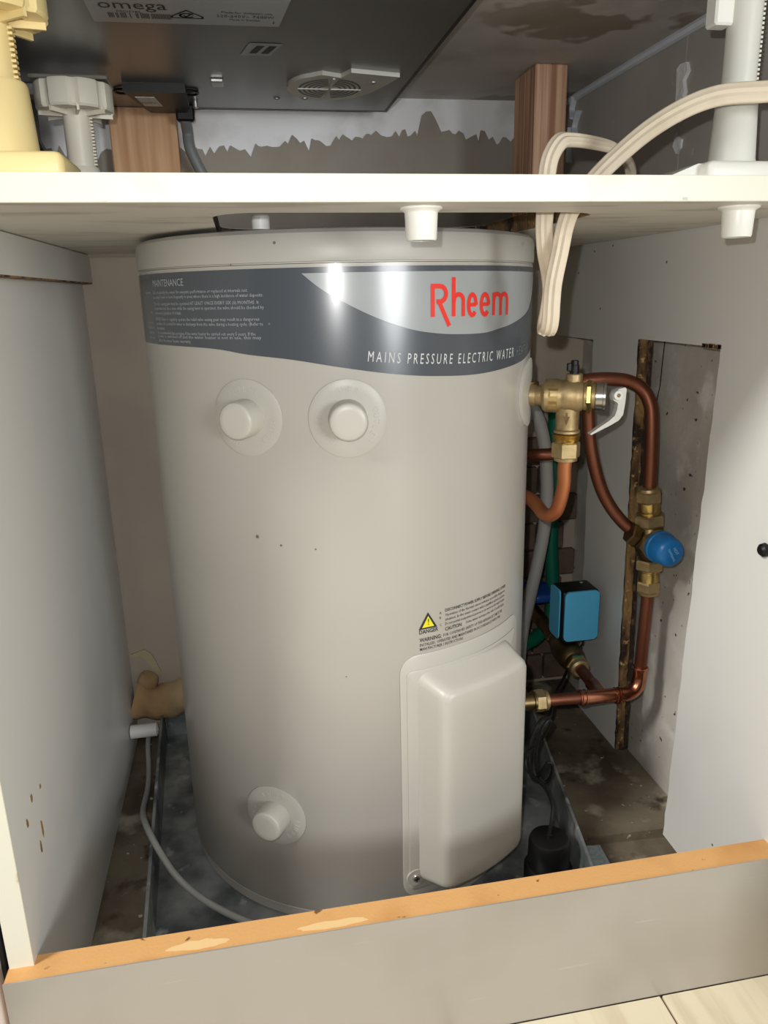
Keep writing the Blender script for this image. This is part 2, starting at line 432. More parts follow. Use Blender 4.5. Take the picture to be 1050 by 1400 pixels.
for k in range(14):      # torn chipboard crumbs along the top of the cut-out
    y = .671 + k * .0022 + random.uniform(-.0008, .0008); q = random.uniform(.0010, .0024)
    box_bm((XR - .0006, y - q, .5775 - q * .6), (XR + .004, y + q, .5785 + q), bm=bm)
c_ = obj('torn_crumbs', bm, M['chipboard'], t, smooth=False); c_['kind'] = 'stuff'
lin_ = obj('upper_lining', box_bm((XR - .0022, .5215, SH1 + .0004), (XR - .0002, 0.7690, CEIL - .0015), .0004, 1), M['wall_sheet'], t, smooth=False, label='grey lining sheet above the shelf')
obj('upper_lining', box_bm((XR - .0022, .7696, SH1 + .0004), (XR - .0002, 1.0650, CEIL - .0015), .0004, 1), M['wall_sheet'], t, smooth=False, label='grey lining sheet above the shelf')
# chipped plaster on the upper part of the panel
bm = prism([(.779, .842), (.774, .845), (.763, .8445), (.759, .836), (.766, .829), (.762, .818), (.767, .808), (.764, .800), (.771, .792), (.777, .797), (.777, .82)], 0, XR - .0060, XR - .0020)
tag(obj('plaster_patch', bm, M['plaster_chip'], smooth=False), 'small ragged white plaster patch high on the right panel', 'plaster')
bm = prism([(.770, .780), (.776, .779), (.779, .772), (.772, .764), (.764, .768), (.763, .776)], 0, XR - .0042, XR - .0020)
tag(obj('plaster_patch', bm, M['plaster_chip'], smooth=False), 'tiny plaster crumb just under the cream cable on the right panel', 'plaster')

# shelf with the cut-out over the tank
t = thing('shelf', (0.13, 0.503, SH0), 'thick cream-edged white shelf spanning the cabinet above the tank', 'shelf')
hole = []
for p in rrect(0.132, 0.735, 0.146, 0.168, 0.035, 6): hole.append((p[0], p[1] + (.006 if p[0] > .2 and p[1] < .7 else 0)))
bm = prism([(-0.2125, 0.506), (XR - .001, 0.506), (XR - .001, YB - .0065), (-0.2125, YB - .0065)], 2, SH0, SH1, holes=[hole])
obj('board', bm, M['underside'], t, smooth=False)
obj('front_edge', box_bm((-0.2125, 0.5030, SH0 - .0003), (XR - .001, 0.5062, SH1 + .0003), .0007, 2), M['edging'], t, smooth=False, label='glossy cream front edging')
ring = []
for p in hole:
    q = (p[0] + (0.132 - p[0]) * .006, p[1] + (.735 - p[1]) * .006); ring.append(q)
for nm, mm, lb, side_ok in (('hole_edge', M['chipboard'], 'raw brown chipboard rim of the cut-out', True), ('shade_hole_edge', M['rot'], 'rim of the cut-out coloured dark as shade', False)):  # rim away from the right side carries its shade as dark colour
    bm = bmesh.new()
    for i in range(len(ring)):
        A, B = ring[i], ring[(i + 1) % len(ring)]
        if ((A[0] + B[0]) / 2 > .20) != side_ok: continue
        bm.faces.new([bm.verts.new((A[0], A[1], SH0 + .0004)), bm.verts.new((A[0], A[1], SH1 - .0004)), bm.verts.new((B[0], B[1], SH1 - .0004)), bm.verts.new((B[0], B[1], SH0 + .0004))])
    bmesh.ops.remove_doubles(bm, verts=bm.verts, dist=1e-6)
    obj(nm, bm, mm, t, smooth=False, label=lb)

for x_, l in ((-.075, .0030), (.003, .0016), (.045, .0020), (.052, .0014), (.30, .0018)):
    obj('edge_nick', box_bm((x_ - l, .5026, SH0 + .001), (x_ + l, .5032, SH0 + .001 + l * .8)), M['underside'], t, smooth=False)

# kickboard
t = thing('kickboard', (0.13, 0.503, 0), 'steel-faced kickboard with raw orange top edge in front of the tank', 'kickboard')
obj('board', box_bm((-0.213, 0.5045, 0.0005), (0.62, 0.529, 0.1345), .0005, 1), M['mdf'], t, smooth=False, label='raw orange fibreboard core')
obj('steel_face', box_bm((-0.2132, 0.5035, 0.0005), (0.62, 0.5047, 0.1352)), M['steel_face'], t, smooth=False, label='scratched brushed steel facing')
torn = mat('pale_torn_fibre', (232, 196, 140), .8)
for cx, cy, l, wd in ((.041, .511, .030, .0048), (-.068, .5125, .026, .0052)):
    poly = [(cx + l * math.cos(k) * random.uniform(.85, 1.05), cy + wd * math.sin(k) * (1 if math.sin(k) > 0 else .8) * random.uniform(.7, 1.1)) for k in [i * math.pi / 12 for i in range(24)]]
    obj('torn_patch', prism(poly, 2, .1340, .1347), torn, t, smooth=False, label='paler torn patch on the top edge')

# white panel edge beyond the left end
t = thing('end_panel', (-0.235, 0.51, 0), 'white gloss panel edge beyond the left end of the kickboard', 'panel')
obj('board', box_bm((-0.245, 0.512, 0.001), (-0.2215, 0.80, 0.69), .006, 3), M['white_gloss'], t)
obj('gap_strip', box_bm((-0.2210, 0.5262, 0.001), (-0.2165, 0.56, 0.60), .001, 1), M['black_rubber'], t, label='black strip standing in for the dark gap')  # black strip paints the dark gap between kickboard and panel

# ------------------------------------------------------------------ water heater
CX, CY, R = 0.1066, 0.840, 0.2026
TH = lambda s: s / R
def CP(th, z, r=R):          # th in radians from the front (-y), positive to the right
    return Vector((CX + r * math.sin(th), CY - r * math.cos(th), z))
D = math.radians
def fn_cyl(th0deg, z0, r, base=None):
    s0 = D(th0deg) * R
    def f(x, y):
        s = s0 + x
        return CP(s / R, (base(s) if base else z0) + y, r)
    return f

heater = thing('water_heater', (CX, CY, 0.004), 'tall round beige electric water heater standing in the metal tray', 'water heater')
prof = [(0.0185, R - .004), (0.0185, R - .0008), (0.0200, R), (0.6590, R), (0.6590, R - .01)]
obj('tank_body', lathe((CX, CY, 0), (0, 0, 1), prof, 160), M['tank'], heater)
prof = [(0.0042, R - .03), (0.0042, R - .003), (0.006, R - .0015), (0.0165, R - .0015), (0.0182, R - .003), (0.0182, R - .03)]
obj('base_ring', lathe((CX, CY, 0), (0, 0, 1), prof, 128), M['tank'], heater)
prof = [(0.6594, R - .01), (0.6594, R - .0012), (0.6605, R - .0012), (0.6608, R + .0004), (0.6640, R + .0010), (0.6780, R + .0010), (0.6828, R - .0004),
        (0.6858, R - .0040), (0.6872, R - .012), (0.6874, 0)]
obj('top_lid', lathe((CX, CY, 0), (0, 0, 1), prof, 160), M['lid'], heater, angle=25)
obj('lid_stub', lathe(CP(D(-27), .6874, R - .018), (0, 0, 1), [(0, .0075), (.010, .0075), (.011, .0065), (.011, 0)], 20), M['pvc'], heater, label='short white stub on the lid')

def interp(tab, x):
    if x <= tab[0][0]: return tab[0][1]
    for (a, b), (c, d) in zip(tab, tab[1:]):
        if x <= c:
            u = (x - a) / (c - a); return b + (d - b) * u
    return tab[-1][1]
def smooth_tab(tab, n=6):
    return [(p.x, p.y) for p in smooth_path([(a, b, 0) for a, b in tab], n)]
band_bot = smooth_tab([(-100, .5945), (-74, .5938), (-43, .5925), (-30, .5873), (-18.8, .583), (-6.8, .5757), (5.5, .5688), (17.2, .5648), (31.6, .5634), (50.8, .568), (60.7, .5735), (75, .584), (95, .60)])
def strip(t0, t1, top, bot, r, step=1.0, rows=3, bm=None):
    bm = bm or bmesh.new(); cols = []
    n = max(2, int((t1 - t0) / step))
    for i in range(n + 1):
        th = t0 + (t1 - t0) * i / n
        zt = top(th); zb = bot(th)
        cols.append([bm.verts.new(CP(D(th), zt + (zb - zt) * k / rows, r)) for k in range(rows + 1)])
    for A, B in zip(cols, cols[1:]):
        for k in range(rows): bm.faces.new((A[k], A[k + 1], B[k + 1], B[k]))
    return bm
band = obj('label_band', strip(-100, 95, lambda t: .6562, lambda t: interp(band_bot, t), R + .0003), M['band'], heater, label='charcoal wrap-around label with white lettering')
sw_bot = smooth_tab([(-15.6, .6514), (-11.1, .6387), (-4.6, .6255), (2.2, .6142), (9.4, .6056), (15, .6018), (21.5, .5996), (31.3, .5990), (38, .6018), (44.9, .6053), (55, .6134), (60, .6215), (66, .638), (68.5, .6514)])
obj('grey_swoosh', strip(-15.6, 68.5, lambda t: .6516, lambda t: min(.6515, interp(sw_bot, t)), R + .0006), M['swoosh'], band, label='silver-grey curved panel of the label')

# red lettering, drawn as strokes of one width on the curved label (millimetres of arc, millimetres of height)
def stroke(bm, pts, wd, r=R + .0010):
    P = [Vector((a, b)) for a, b in pts]; L = []
    for i, p in enumerate(P):
        d0 = (P[i] - P[i - 1]).normalized() if i else (P[1] - P[0]).normalized()
        d1 = (P[i + 1] - P[i]).normalized() if i < len(P) - 1 else d0
        n = Vector((-(d0.y + d1.y), d0.x + d1.x)).normalized()
        k = 1 / max(.5, n.dot(Vector((-d0.y, d0.x))))
        q = []
        for s in (-.5, .5):
            e = p + n * (s * wd * k); q.append(bm.verts.new(CP(e.x / 1000 / R, e.y / 1000, r)))
        L.append(q)
    for A, B in zip(L, L[1:]): bm.faces.new((A[0], A[1], B[1], B[0]))
def arc(cx, cy, rx, ry, a0, a1, n=12):
    return [(cx + rx * math.cos(D(a0 + (a1 - a0) * i / n)), cy + ry * math.sin(D(a0 + (a1 - a0) * i / n))) for i in range(n + 1)]
bm = bmesh.new(); W = 3.9
stroke(bm, [(54.4, 614.6), (54.4, 641.4)], W)
stroke(bm, [(54.4, 639.5), (61, 639.5)] + arc(61.5, 633.2, 6.0, 6.3, 80, -80)[1:] + [(58, 626.9)], W)
stroke(bm, [(60.2, 627.6), (71.0, 606.6)], W)
stroke(bm, [(75.4, 614.4), (75.4, 646.6)], W)
stroke(bm, [(75.6, 626.5)] + arc(80.7, 627.2, 5.2, 5.3, 150, 0, 10) + [(85.9, 614.2)], W)
for l, r_ in ((90.0, 102.8), (105.4, 119.2)):
    c = (l + r_) / 2; rx = (r_ - l) / 2 - W / 2
    stroke(bm, [(l + 2.2, 623.6), (r_ - 2.0, 623.6)], 3.2)
    stroke(bm, [(r_ - W / 2, 623.0)] + arc(c, 623.4, rx, 8.6, 5, 318, 22), W)
stroke(bm, [(124.6, 613.8), (124.6, 633.4)], W)
for c in (129.9, 141.0):
    stroke(bm, [(c - 5.2, 626.0)] + arc(c, 627.0, 5.4, 5.0, 150, 0, 10) + [(c + 5.4, 613.4)], W)
obj('brand_lettering', bm, M['red'], band, smooth=False, label='large red brand lettering')

bm = bmesh.new()
tb = smooth_tab([(-3.5, .5812), (4, .5787), (9.4, .5770), (23.8, .5742), (37.7, .5737), (46, .5745), (56, .5757), (70, .579)])
f = fn_cyl(-1.2, 0, R + .0007, base=lambda s: interp(tb, math.degrees(s / R)))
text_bm(bm, 'MAINS PRESSURE ELECTRIC WATER', .0125, f, width=.1665, shear=.18, spacing=1.5)
obj('slogan_lettering', bm, M['white_ink'], band, smooth=False, label='white capital lettering along the lower edge')
bm = bmesh.new()
f = fn_cyl(47.6, 0, R + .0007, base=lambda s: interp(tb, math.degrees(s / R)))
text_bm(bm, 'HEATER', .0125, f, width=.036, shear=.18, spacing=1.3)
obj('worn_lettering', bm, mat('worn_print', (112, 117, 122), .5), band, smooth=False, label='almost worn away last word')

bm = bmesh.new()
text_bm(bm, 'MAINTENANCE', .0086, fn_cyl(-63.6, .6448, R + .0007), width=.0535)
obj('notice_heading', bm, M['dim_ink'], band, smooth=False, label='small white heading')
bm = bmesh.new()
lines = [('To be checked by the owner for adequate performance or replaced at intervals not', .1350, .6388),
         ('exceeding 5 years or more frequently in areas where there is a high incidence of water deposits.', .1500, .6342),
         ('The valve easing gear must be operated AT LEAST ONCE EVERY SIX (6) MONTHS. It', .1450, .6276),
         ('is important that this is done while the easing lever is operated, the valve should be checked by', .1490, .6230),
         ('a licensed plumber if it fails.', .0520, .6184),
         ('NOTE: Failure to regularly operate the relief valve easing gear may result in a dangerous', .1430, .6122),
         ('condition. It is normal for water to discharge from this valve during a heating cycle. (Refer to', .1460, .6076),
         ('instructions).', .0180, .6030),
         ('It is recommended that servicing of the water heater be carried out every 5 years. If the', .1370, .5984),
         ('power is switched off and the water heater is not in use, this may', .1420, .5938 + .0012),
         ('affect the water heater warranty.', .0600, .5906)]
for i, (s, wd, z) in enumerate(lines):
    text_bm(bm, s, .0040, fn_cyl(-64.2 + i * .12, .6384 - (.6388 - z) * .873, R + .0007), width=wd * .92, res=1)
obj('notice_text', bm, M['dim_ink'], band, smooth=False, label='lines of small white maintenance text')
bm = bmesh.new()
for s, wd, z in (('frequently', .016, .6388), ('valve.', .006, .6215), ('temperature', .015, .6122), ('easing gear to', .018, .6076), ('relief valve', .016, .6030), ('once a year', .017, .5984)):
    text_bm(bm, s, .0036, fn_cyl(-65.5 - math.degrees(wd / R), z, R + .0007), width=wd, res=1)
obj('notice_column', bm, M['dim_ink'], band, smooth=False)

# escutcheons and round plugs
def plate_on_cyl(th0, z0, rad, r_a, r_b, n=40, bm=None):
    """thin disc laid on the tank, slightly domed rim"""
    bm = bm or bmesh.new(); th0 = D(th0); rings = []
    for q, r in ((1.0, r_a), (1.0, r_b - .0002), (.985, r_b), (.75, r_b), (.5, r_b), (.25, r_b)):
        rings.append([bm.verts.new(CP(th0 + rad * q * math.sin(2 * math.pi * k / n) / R, z0 + rad * q * math.cos(2 * math.pi * k / n), r)) for k in range(n)])
    for A, B in zip(rings, rings[1:]):
        for k in range(n): bm.faces.new((A[k], A[(k + 1) % n], B[(k + 1) % n], B[k]))
    bm.faces.new(rings[-1]); return bm
def plug_on_tank(th, z, words, angs):
    e = obj('escutcheon', plate_on_cyl(th, z, .0335, R + .0001, R + .0010), M['tank_plastic'], heater)
    bm = bmesh.new()
    for wd, a0 in zip(words, angs):      # raised letters running round the disc
        for i, chh in enumerate(wd):
            a = D(a0 + (i - (len(wd) - 1) / 2) * 12.5)
            cs, sn = math.cos(a), math.sin(a)
            def f(x, y, cs=cs, sn=sn):
                x -= .0022; y += .0225
                return CP(D(th) + (x * cs + y * sn) / R, z - x * sn + y * cs, R + .0014)
            vs, fs = text_mesh(chh, .0072)
            V = [bm.verts.new(f(x_ * .85, y_)) for x_, y_ in vs]
            for q in fs: bm.faces.new([V[k] for k in q])
    ex = bmesh.ops.extrude_face_region(bm, geom=bm.faces[:])
    for v in ex['geom']:
        if isinstance(v, bmesh.types.BMVert):
            d = Vector((CX - v.co.x, CY - v.co.y, 0)).normalized(); v.co += d * .0005
    obj('embossed_lettering', bm, M['emboss'], e, smooth=False)
    n = Vector((math.sin(D(th)), -math.cos(D(th)), 0))
    obj('round_plug', lathe(CP(D(th), z, R), n, [(0, .0168), (.0030, .0166), (.0180, .0160), (.0196, .0155), (.0204, .0142), (.0207, .010), (.0208, 0)], 48), M['knob_plastic'], heater, angle=50)
plug_on_tank(-31.6, .5335, ('OUTLET', 'OUTLET', 'OUTLET'), (-5, 125, 235))
plug_on_tank(-6.2, .5330, ('POWER', 'OUTLET', 'OUTLET'), (-5, 105, 240))
plug_on_tank(-31.6, .1285, ('INLET', 'INLET', 'INLET'), (0, 122, 255))

# small marks on the enamel
for th, z, l in ((-31, .4255, .003), (-24.5, .419, .002), (-15.5, .4165, .0015), (-33, .66, .0012), (-21.5, .6755, .0022), (-9, .29, .0012), (-24, .5925 + .02, .0018)):
    n = Vector((math.sin(D(th)), -math.cos(D(th)), 0))
    obj('scuff', lathe(CP(D(th), z, R + .0002 + (.0012 if z > .66 else 0) + (.0004 if .59 < z < .65 else 0)), n, [(0, l * .6), (.0002, 0)], 7), M['scuff'], heater, smooth=False)

# element cover on its raised surround
def fine(pts, n):
    out = []
    for i, p in enumerate(pts):
        q = pts[(i + 1) % len(pts)]
        k = 14 if i % (n + 1) == n else 1      # split the straight runs so they follow the curve
        out += [(p[0] + (q[0] - p[0]) * j / k, p[1] + (q[1] - p[1]) * j / k) for j in range(k)]
    return out
def loft_cyl(thc, secs, n=6, inner=5, bm=None):
    """secs: (radius, th_left, th_right, z0, z1, corner) rounded rectangles laid on cylinders"""
    bm = bm or bmesh.new(); rings = []
    for (r, a, b, z0, z1, cr) in secs:
        s0, s1 = D(a) * R, D(b) * R
        loop = fine(rrect((s0 + s1) / 2, (z0 + z1) / 2, (s1 - s0) / 2, (z1 - z0) / 2, cr, n), n)
        rings.append([bm.verts.new(CP(p[0] / R, p[1], r)) for p in loop])
    (r, a, b, z0, z1, cr) = secs[-1]
    s0, s1 = D(a) * R, D(b) * R
    for k in range(1, inner):
        u = 1 - k / inner
        mx_, mz_ = (s0 + s1) / 2, (z0 + z1) / 2
        rings.append([bm.verts.new(CP((mx_ + (p[0] - mx_) * u) / R, mz_ + (p[1] - mz_) * u, r)) for p in loop])
    for A, B in zip(rings, rings[1:]):
        m = len(A)
        for k in range(m): bm.faces.new((A[k], A[(k + 1) % m], B[(k + 1) % m], B[k]))
    bm.faces.new(rings[-1]); return bm
sr = obj('cover_surround', loft_cyl(0, [(R + .0001, 5.4, 54, .0285, .3045, .018), (R + .0012, 5.4, 54, .0285, .3045, .018), (R + .0018, 5.8, 53.6, .030, .303, .0165)]), M['tank_plastic'], heater)
obj('cover_flange', loft_cyl(0, [(R + .0018, 7.2, 51.2, .0390, .2890, .005), (R + .0026, 7.2, 51.2, .0390, .2890, .005), (R + .0030, 7.5, 50.9, .0400, .2880, .004)]), M['tank_plastic'], heater)
secs = [(R + .0029, 10.2, 45.6, .0460, .2860, .012), (R + .0060, 10.5, 45.3, .0470, .2850, .011), (R + .0260, 12.7, 42.0, .0525, .2795, .010),
        (R + .0310, 13.2, 41.5, .0540, .2780, .010), (R + .0342, 14.0, 40.7, .0565, .2755, .0085), (R + .0355, 15.2, 39.5, .0600, .2720, .007)]
obj('element_cover', loft_cyl(0, secs, n=5, inner=6), M['tank_plastic'], heater, angle=60)
bm = plate_on_cyl(9.0, .0536, .0095, R + .0018, R + .0038, 24)
obj('screw_boss', bm, M['tank_plastic'], heater)
n = Vector((math.sin(D(9)), -math.cos(D(9)), 0))
sw = obj('screw', lathe(CP(D(9), .0536, R + .0036), n, [(0, .0044), (.0010, .0044), (.0020, .0034), (.0024, 0)], 18), M['zinc'], heater)
bm = box_bm((-.0028, -.0005, -.0005), (.0028, .0002, .0005)); box_bm((-.0005, -.0005, -.0028), (.0005, .0002, .0028), bm=bm)
bmesh.ops.rotate(bm, verts=bm.verts, cent=(0, 0, 0), matrix=Matrix.Rotation(D(9 + 0), 3, 'Z'))
bmesh.ops.translate(bm, verts=bm.verts, vec=CP(D(9), .0536, R + .0060))
obj('screw_slot', bm, M['black_ink'], sw, smooth=False)

# printed danger notice above the cover
K = 1.0
wl_ = obj('danger_symbol', bmesh.new(), M['black_ink'], heater, smooth=False)
bm = bmesh.new()
def tri(bm, h, cz, r, w):
    vs = [bm.verts.new(CP(D(13.7) + a / R, cz + b, r)) for a, b in ((-w, -h), (w, -h), (0, h))]
    bm.faces.new(vs)
tri(bm, .0083, .3378, R + .0004, .0098)
wl_.data = (lambda me: (bm.to_mesh(me), me)[1])(bpy.data.meshes.new('danger_symbol')); bm.free()
# (mesh is in world coordinates; the parent's offset is taken off here)
wl_.data.transform(Matrix.Translation(-world_of(heater))); wl_.data.materials.append(M['black_ink'])
bm = bmesh.new(); tri(bm, .0056, .3368, R + .0007, .0064)
obj('yellow_field', bm, M['yellow_ink'], wl_, smooth=False)
bm = bmesh.new()
text_bm(bm, '!', .0092, fn_cyl(13.7 - .3, .3335, R + .0009))
obj('exclamation_mark', bm, M['black_ink'], wl_, smooth=False)
bm = bmesh.new()
text_bm(bm, 'DANGER', .0058, fn_cyl(11.0, .3250, R + .0004), width=.0205, bold=.014)
text_bm(bm, 'WARNING:', .0056, fn_cyl(11.2, .3168, R + .0004), width=.0235, bold=.014)
text_bm(bm, 'CAUTION:', .0052, fn_cyl(19.0, .3228, R + .0004), width=.0205, bold=.014)
text_bm(bm, 'DISCONNECT POWER SUPPLY BEFORE OPENING COVER', .0043, fn_cyl(19.0, .3425, R + .0004), width=.0905, bold=.014)
for dz in (.0001, -.0001):
    pass
obj('danger_headings', bm, M['black_ink'], heater, smooth=False)
bm = bmesh.new()
for s, a, z, wd in (('Operation of the thermal cutout indicates a possibly dangerous', 19.0, .3378, .0895),
                    ('situation. In the event contact with a qualified service person.', 19.0, .3332, .0890),
                    ('Do not permit inexperienced persons to do work on this water heater', 19.0, .3286, .0885),
                    ('Some water increases the risk of scald injury', 26.2, .3236, .0620),
                    ('FOR CONTINUED SAFETY OF THIS APPLIANCE IT MUST BE', 18.4, .3172, .0860),
                    ('INSTALLED, OPERATED AND MAINTAINED IN ACCORDANCE WITH THE', 11.2, .3122, .1080),
                    ('MANUFACTURER S INSTRUCTIONS.', 11.2, .3078, .0500)):
    text_bm(bm, s, .0042, fn_cyl(a, z, R + .0004), width=wd, res=1, bold=.004)
for s, z in (('A', .3412), ('B', .3362), ('C', .3290)):
    text_bm(bm, s, .0036, fn_cyl(17.2, z, R + .0004), res=1)
obj('danger_text', bm, M['black_ink'], heater, smooth=False)

# pale collar where the relief valve enters the tank
VD = Vector((.883, -.469, 0)); VS = Vector((.2855, .745, .531))
obj('valve_collar', plate_on_cyl(60.5, .535, .0345, R + .0001, R + .0028, 48), M['tank_plastic'], heater)

# ------------------------------------------------------------------ relief valve
rv = thing('relief_valve', VS, 'cast brass relief valve with silver lever on the right of the tank', 'valve')
bm = lathe(VS, VD, [(-.004, .0098), (.002, .0098), (.003, .0108), (.0085, .0108), (.0095, .0098), (.0145, .0106), (.016, .0145), (.0185, .0168), (.030, .0171), (.0335, .0160), (.036, .0160),
                    (.0385, .0171), (.050, .0168), (.0535, .0150), (.0560, .0132), (.0570, .0140), (.0600, .0140)], 40)
b_ = obj('valve_body', bm, M['brass'], rv)
vx = VS + VD * .041
bm = lathe(vx, (0, 0, -1), [(.010, .0120), (.018, .0118), (.0335, .0114), (.0350, .0132), (.0372, .0132), (.0380, .0110)], 32)
obj('outlet_branch', bm, M['brass'], rv)
vt = VS + VD * .046
obj('top_boss', lathe(vt, (0, 0, 1), [(.010, .0086), (.0215, .0084), (.0225, .0076), (.0225, 0)], 28), M['brass'], rv)
cp = obj('thermostat_cap', lathe(vt, (0, 0, 1), [(.0220, .0048), (.0305, .0046), (.0310, .0040), (.0350, .0038), (.0355, .0030), (.0355, 0)], 20), M['black_plastic'], rv, label='black plastic top cap')
obj('cap_clip', box_bm(tuple(vt + Vector((-.0082, -.0016, .0248))), tuple(vt + Vector((-.0035, .0016, .0330))), .0008, 1), M['black_plastic'], cp)
obj('inlet_tag', box_bm(tuple(VS + VD * .004 + Vector((-.003, .004, .008))), tuple(VS + VD * .004 + Vector((.010, .010, .0135))), .001, 1), M['brass_dark'], rv)
bm = bmesh.new()
side = VD.cross(Vector((0, 0, 1))).normalized()        # towards the viewer
for (a, b, z0, z1) in ((.0225, .0320, .0070, .0090), (.0225, .0245, .0010, .0090), (.0225, .0320, -.0010, .0015), (.0228, .0312, -.0120, -.0040)):
    pts = [VS + VD * u + Vector((0, 0, z)) + side * (math.sqrt(max(1e-6, .0170 ** 2 - z * z)) + .0006) for u, z in ((a, z0), (b, z0), (b, z1), (a, z1))]
    vs = [bm.verts.new(p) for p in pts]; bm.faces.new(vs)
ex = bmesh.ops.extrude_face_region(bm, geom=bm.faces[:])
for v in ex['geom']:
    if isinstance(v, bmesh.types.BMVert): v.co -= side * .0025
obj('cast_mark', bm, M['brass_bright'], b_, smooth=False, label='raised cast marks')
bm = bmesh.new()
base = vx + side * .0124
def f_arrow(x, y): return base + VD * x + Vector((0, 0, -.0235 + y))
for poly in ([(-.0032, .004), (.0032, .004), (0, -.005)], [(-.0011, .004), (.0011, .004), (.0011, .008), (-.0011, .008)]):
    bm.faces.new([bm.verts.new(f_arrow(*p)) for p in poly])
ex = bmesh.ops.extrude_face_region(bm, geom=bm.faces[:])
for v in ex['geom']:
    if isinstance(v, bmesh.types.BMVert): v.co -= side * .0022
obj('flow_arrow', bm, M['brass_dark'], b_, smooth=False, label='cast flow arrow')
obj('union_nut', hexnut(VS, VD, .0585, .0645, .0160, rot=.3), M['brass_bright'], rv, smooth=False)
obj('neck', lathe(VS, VD, [(.0640, .0124), (.0680, .0124), (.0687, .0116)], 28), M['brass'], rv)
obj('end_cap', lathe(VS, VD, [(.0675, .0126), (.0685, .0138), (.0750, .0138), (.0756, .0146), (.0776, .0146), (.0784, .0126), (.0784, 0)], 36), M['chrome'], rv, label='silver end cap')
# cast lever: a bent flat arm drawn in the upright plane through the valve, with real thickness
LO = VS + VD * .0835
def lvp(u, z, dd): return Vector((LO.x + u, LO.y - .30 * u - .004 + dd, LO.z + z))
outl = [(-.0030, .0010), (-.0020, .0050), (.0030, .0085), (.0085, .0098), (.0098, .0080), (.0092, -.0060), (.0080, -.0170), (.0045, -.0225), (-.0020, -.0270), (-.0120, -.0325), (-.0205, -.0375), (-.0215, -.0362),
        (-.0130, -.0295), (-.0050, -.0235), (.0005, -.0180), (.0022, -.0120), (.0026, -.0060), (.0008, -.0042), (-.0015, -.0030)]
bm = bmesh.new()
fa = [bm.verts.new(lvp(u, z, -.0035)) for u, z in outl]; fb = [bm.verts.new(lvp(u, z, .0035)) for u, z in outl]
for q in (fa, fb):
    es = [bm.edges.new((q[i], q[(i + 1) % len(q)])) for i in range(len(q))]
    bmesh.ops.triangle_fill(bm, edges=es, use_beauty=True)
for i in range(len(outl)):
    j = (i + 1) % len(outl); bm.faces.new((fa[i], fa[j], fb[j], fb[i]))
lv = obj('lever', bm, M['lever'], rv, smooth=False, label='silver easing lever')
LE = lvp(.0022, .0022, 0)
obj('lever_eye', lathe(LE + Vector((0, .0050, 0)), (0, -1, 0), [(0, .0046), (.001, .0052), (.0090, .0052), (.010, .0046), (.010, .0020), (.0092, .0020), (.0092, 0)], 24), M['lever'], lv)
obj('lever_pin', lathe(LE + Vector((0, -.0041, 0)), (0, -1, 0), [(0, .0020), (.0008, .0018), (.0009, 0)], 14), M['brass_dark'], lv)
obj('thread_ring', lathe(vx, (0, 0, -1), [(.0378, .0120), (.0390, .0142), (.0400, .0128), (.0412, .0142), (.0424, .0126), (.0436, .0140), (.0450, .0126), (.0475, .0118)], 28), M['brass_bright'], rv)
obj('compression_nut', hexnut(vx, (0, 0, -1), .0470, .0635, .0148, rot=.15), M['brass'], rv, smooth=False)
obj('nut_collar', lathe(vx, (0, 0, -1), [(.0632, .0122), (.0665, .0118), (.0672, .0100)], 28), M['brass'], rv)

# ------------------------------------------------------------------ pipes
PR = .0073
dp = vx + Vector((0, 0, -.065))
tag(obj('drain_pipe', tube([dp, dp + Vector((-.0006, .0003, -.012)), (.3215, .7265, .440), (.3195, .7285, .422), (.3165, .7320, .4085), (.3125, .7400, .4015), (.3110, .7540, .4005), (.3105, .7680, .4040), (.3070, .7830, .4090), (.3000, .8000, .4120)], PR, n=8), M['copper_orange']),
    'short orange copper pipe bending from the relief valve outlet behind the tank', 'pipe')
tag(obj('outlet_pipe', tube([(.2960, .875, .4400), (.330, .865, .4425), (.345, .850, .4440), (.362, .846, .4475), (.374, .848, .4700), (.378, .848, .4950)], PR, n=8), M['copper']),
    'dark copper pipe crossing behind the relief valve above the orange pipe', 'pipe')
tag(obj('riser_pipe', tube([(.352, .800, .530), (.375, .798, .5368), (.405, .795, .5372), (.424, .790, .5335), (.437, .785, .5240), (.4435, .780, .5090), (.4450, .777, .4900), (.4462, .7755, .4600), (.4475, .775, .4140)], PR + .0003, n=8, seg=18), M['copper']),
    'brown copper pipe arching over to the top of the blue-capped mixing valve', 'pipe')
tag(obj('branch_pipe', tube([(.3790, .800, .5180), (.3795, .800, .5000), (.3830, .800, .4700), (.3895, .799, .4400), (.4000, .798, .4100), (.4120, .795, .3880), (.4240, .790, .3720), (.4320, .786, .3640)], PR, n=8), M['copper']),
    'brown copper pipe curving down to the left inlet of the mixing valve', 'pipe')

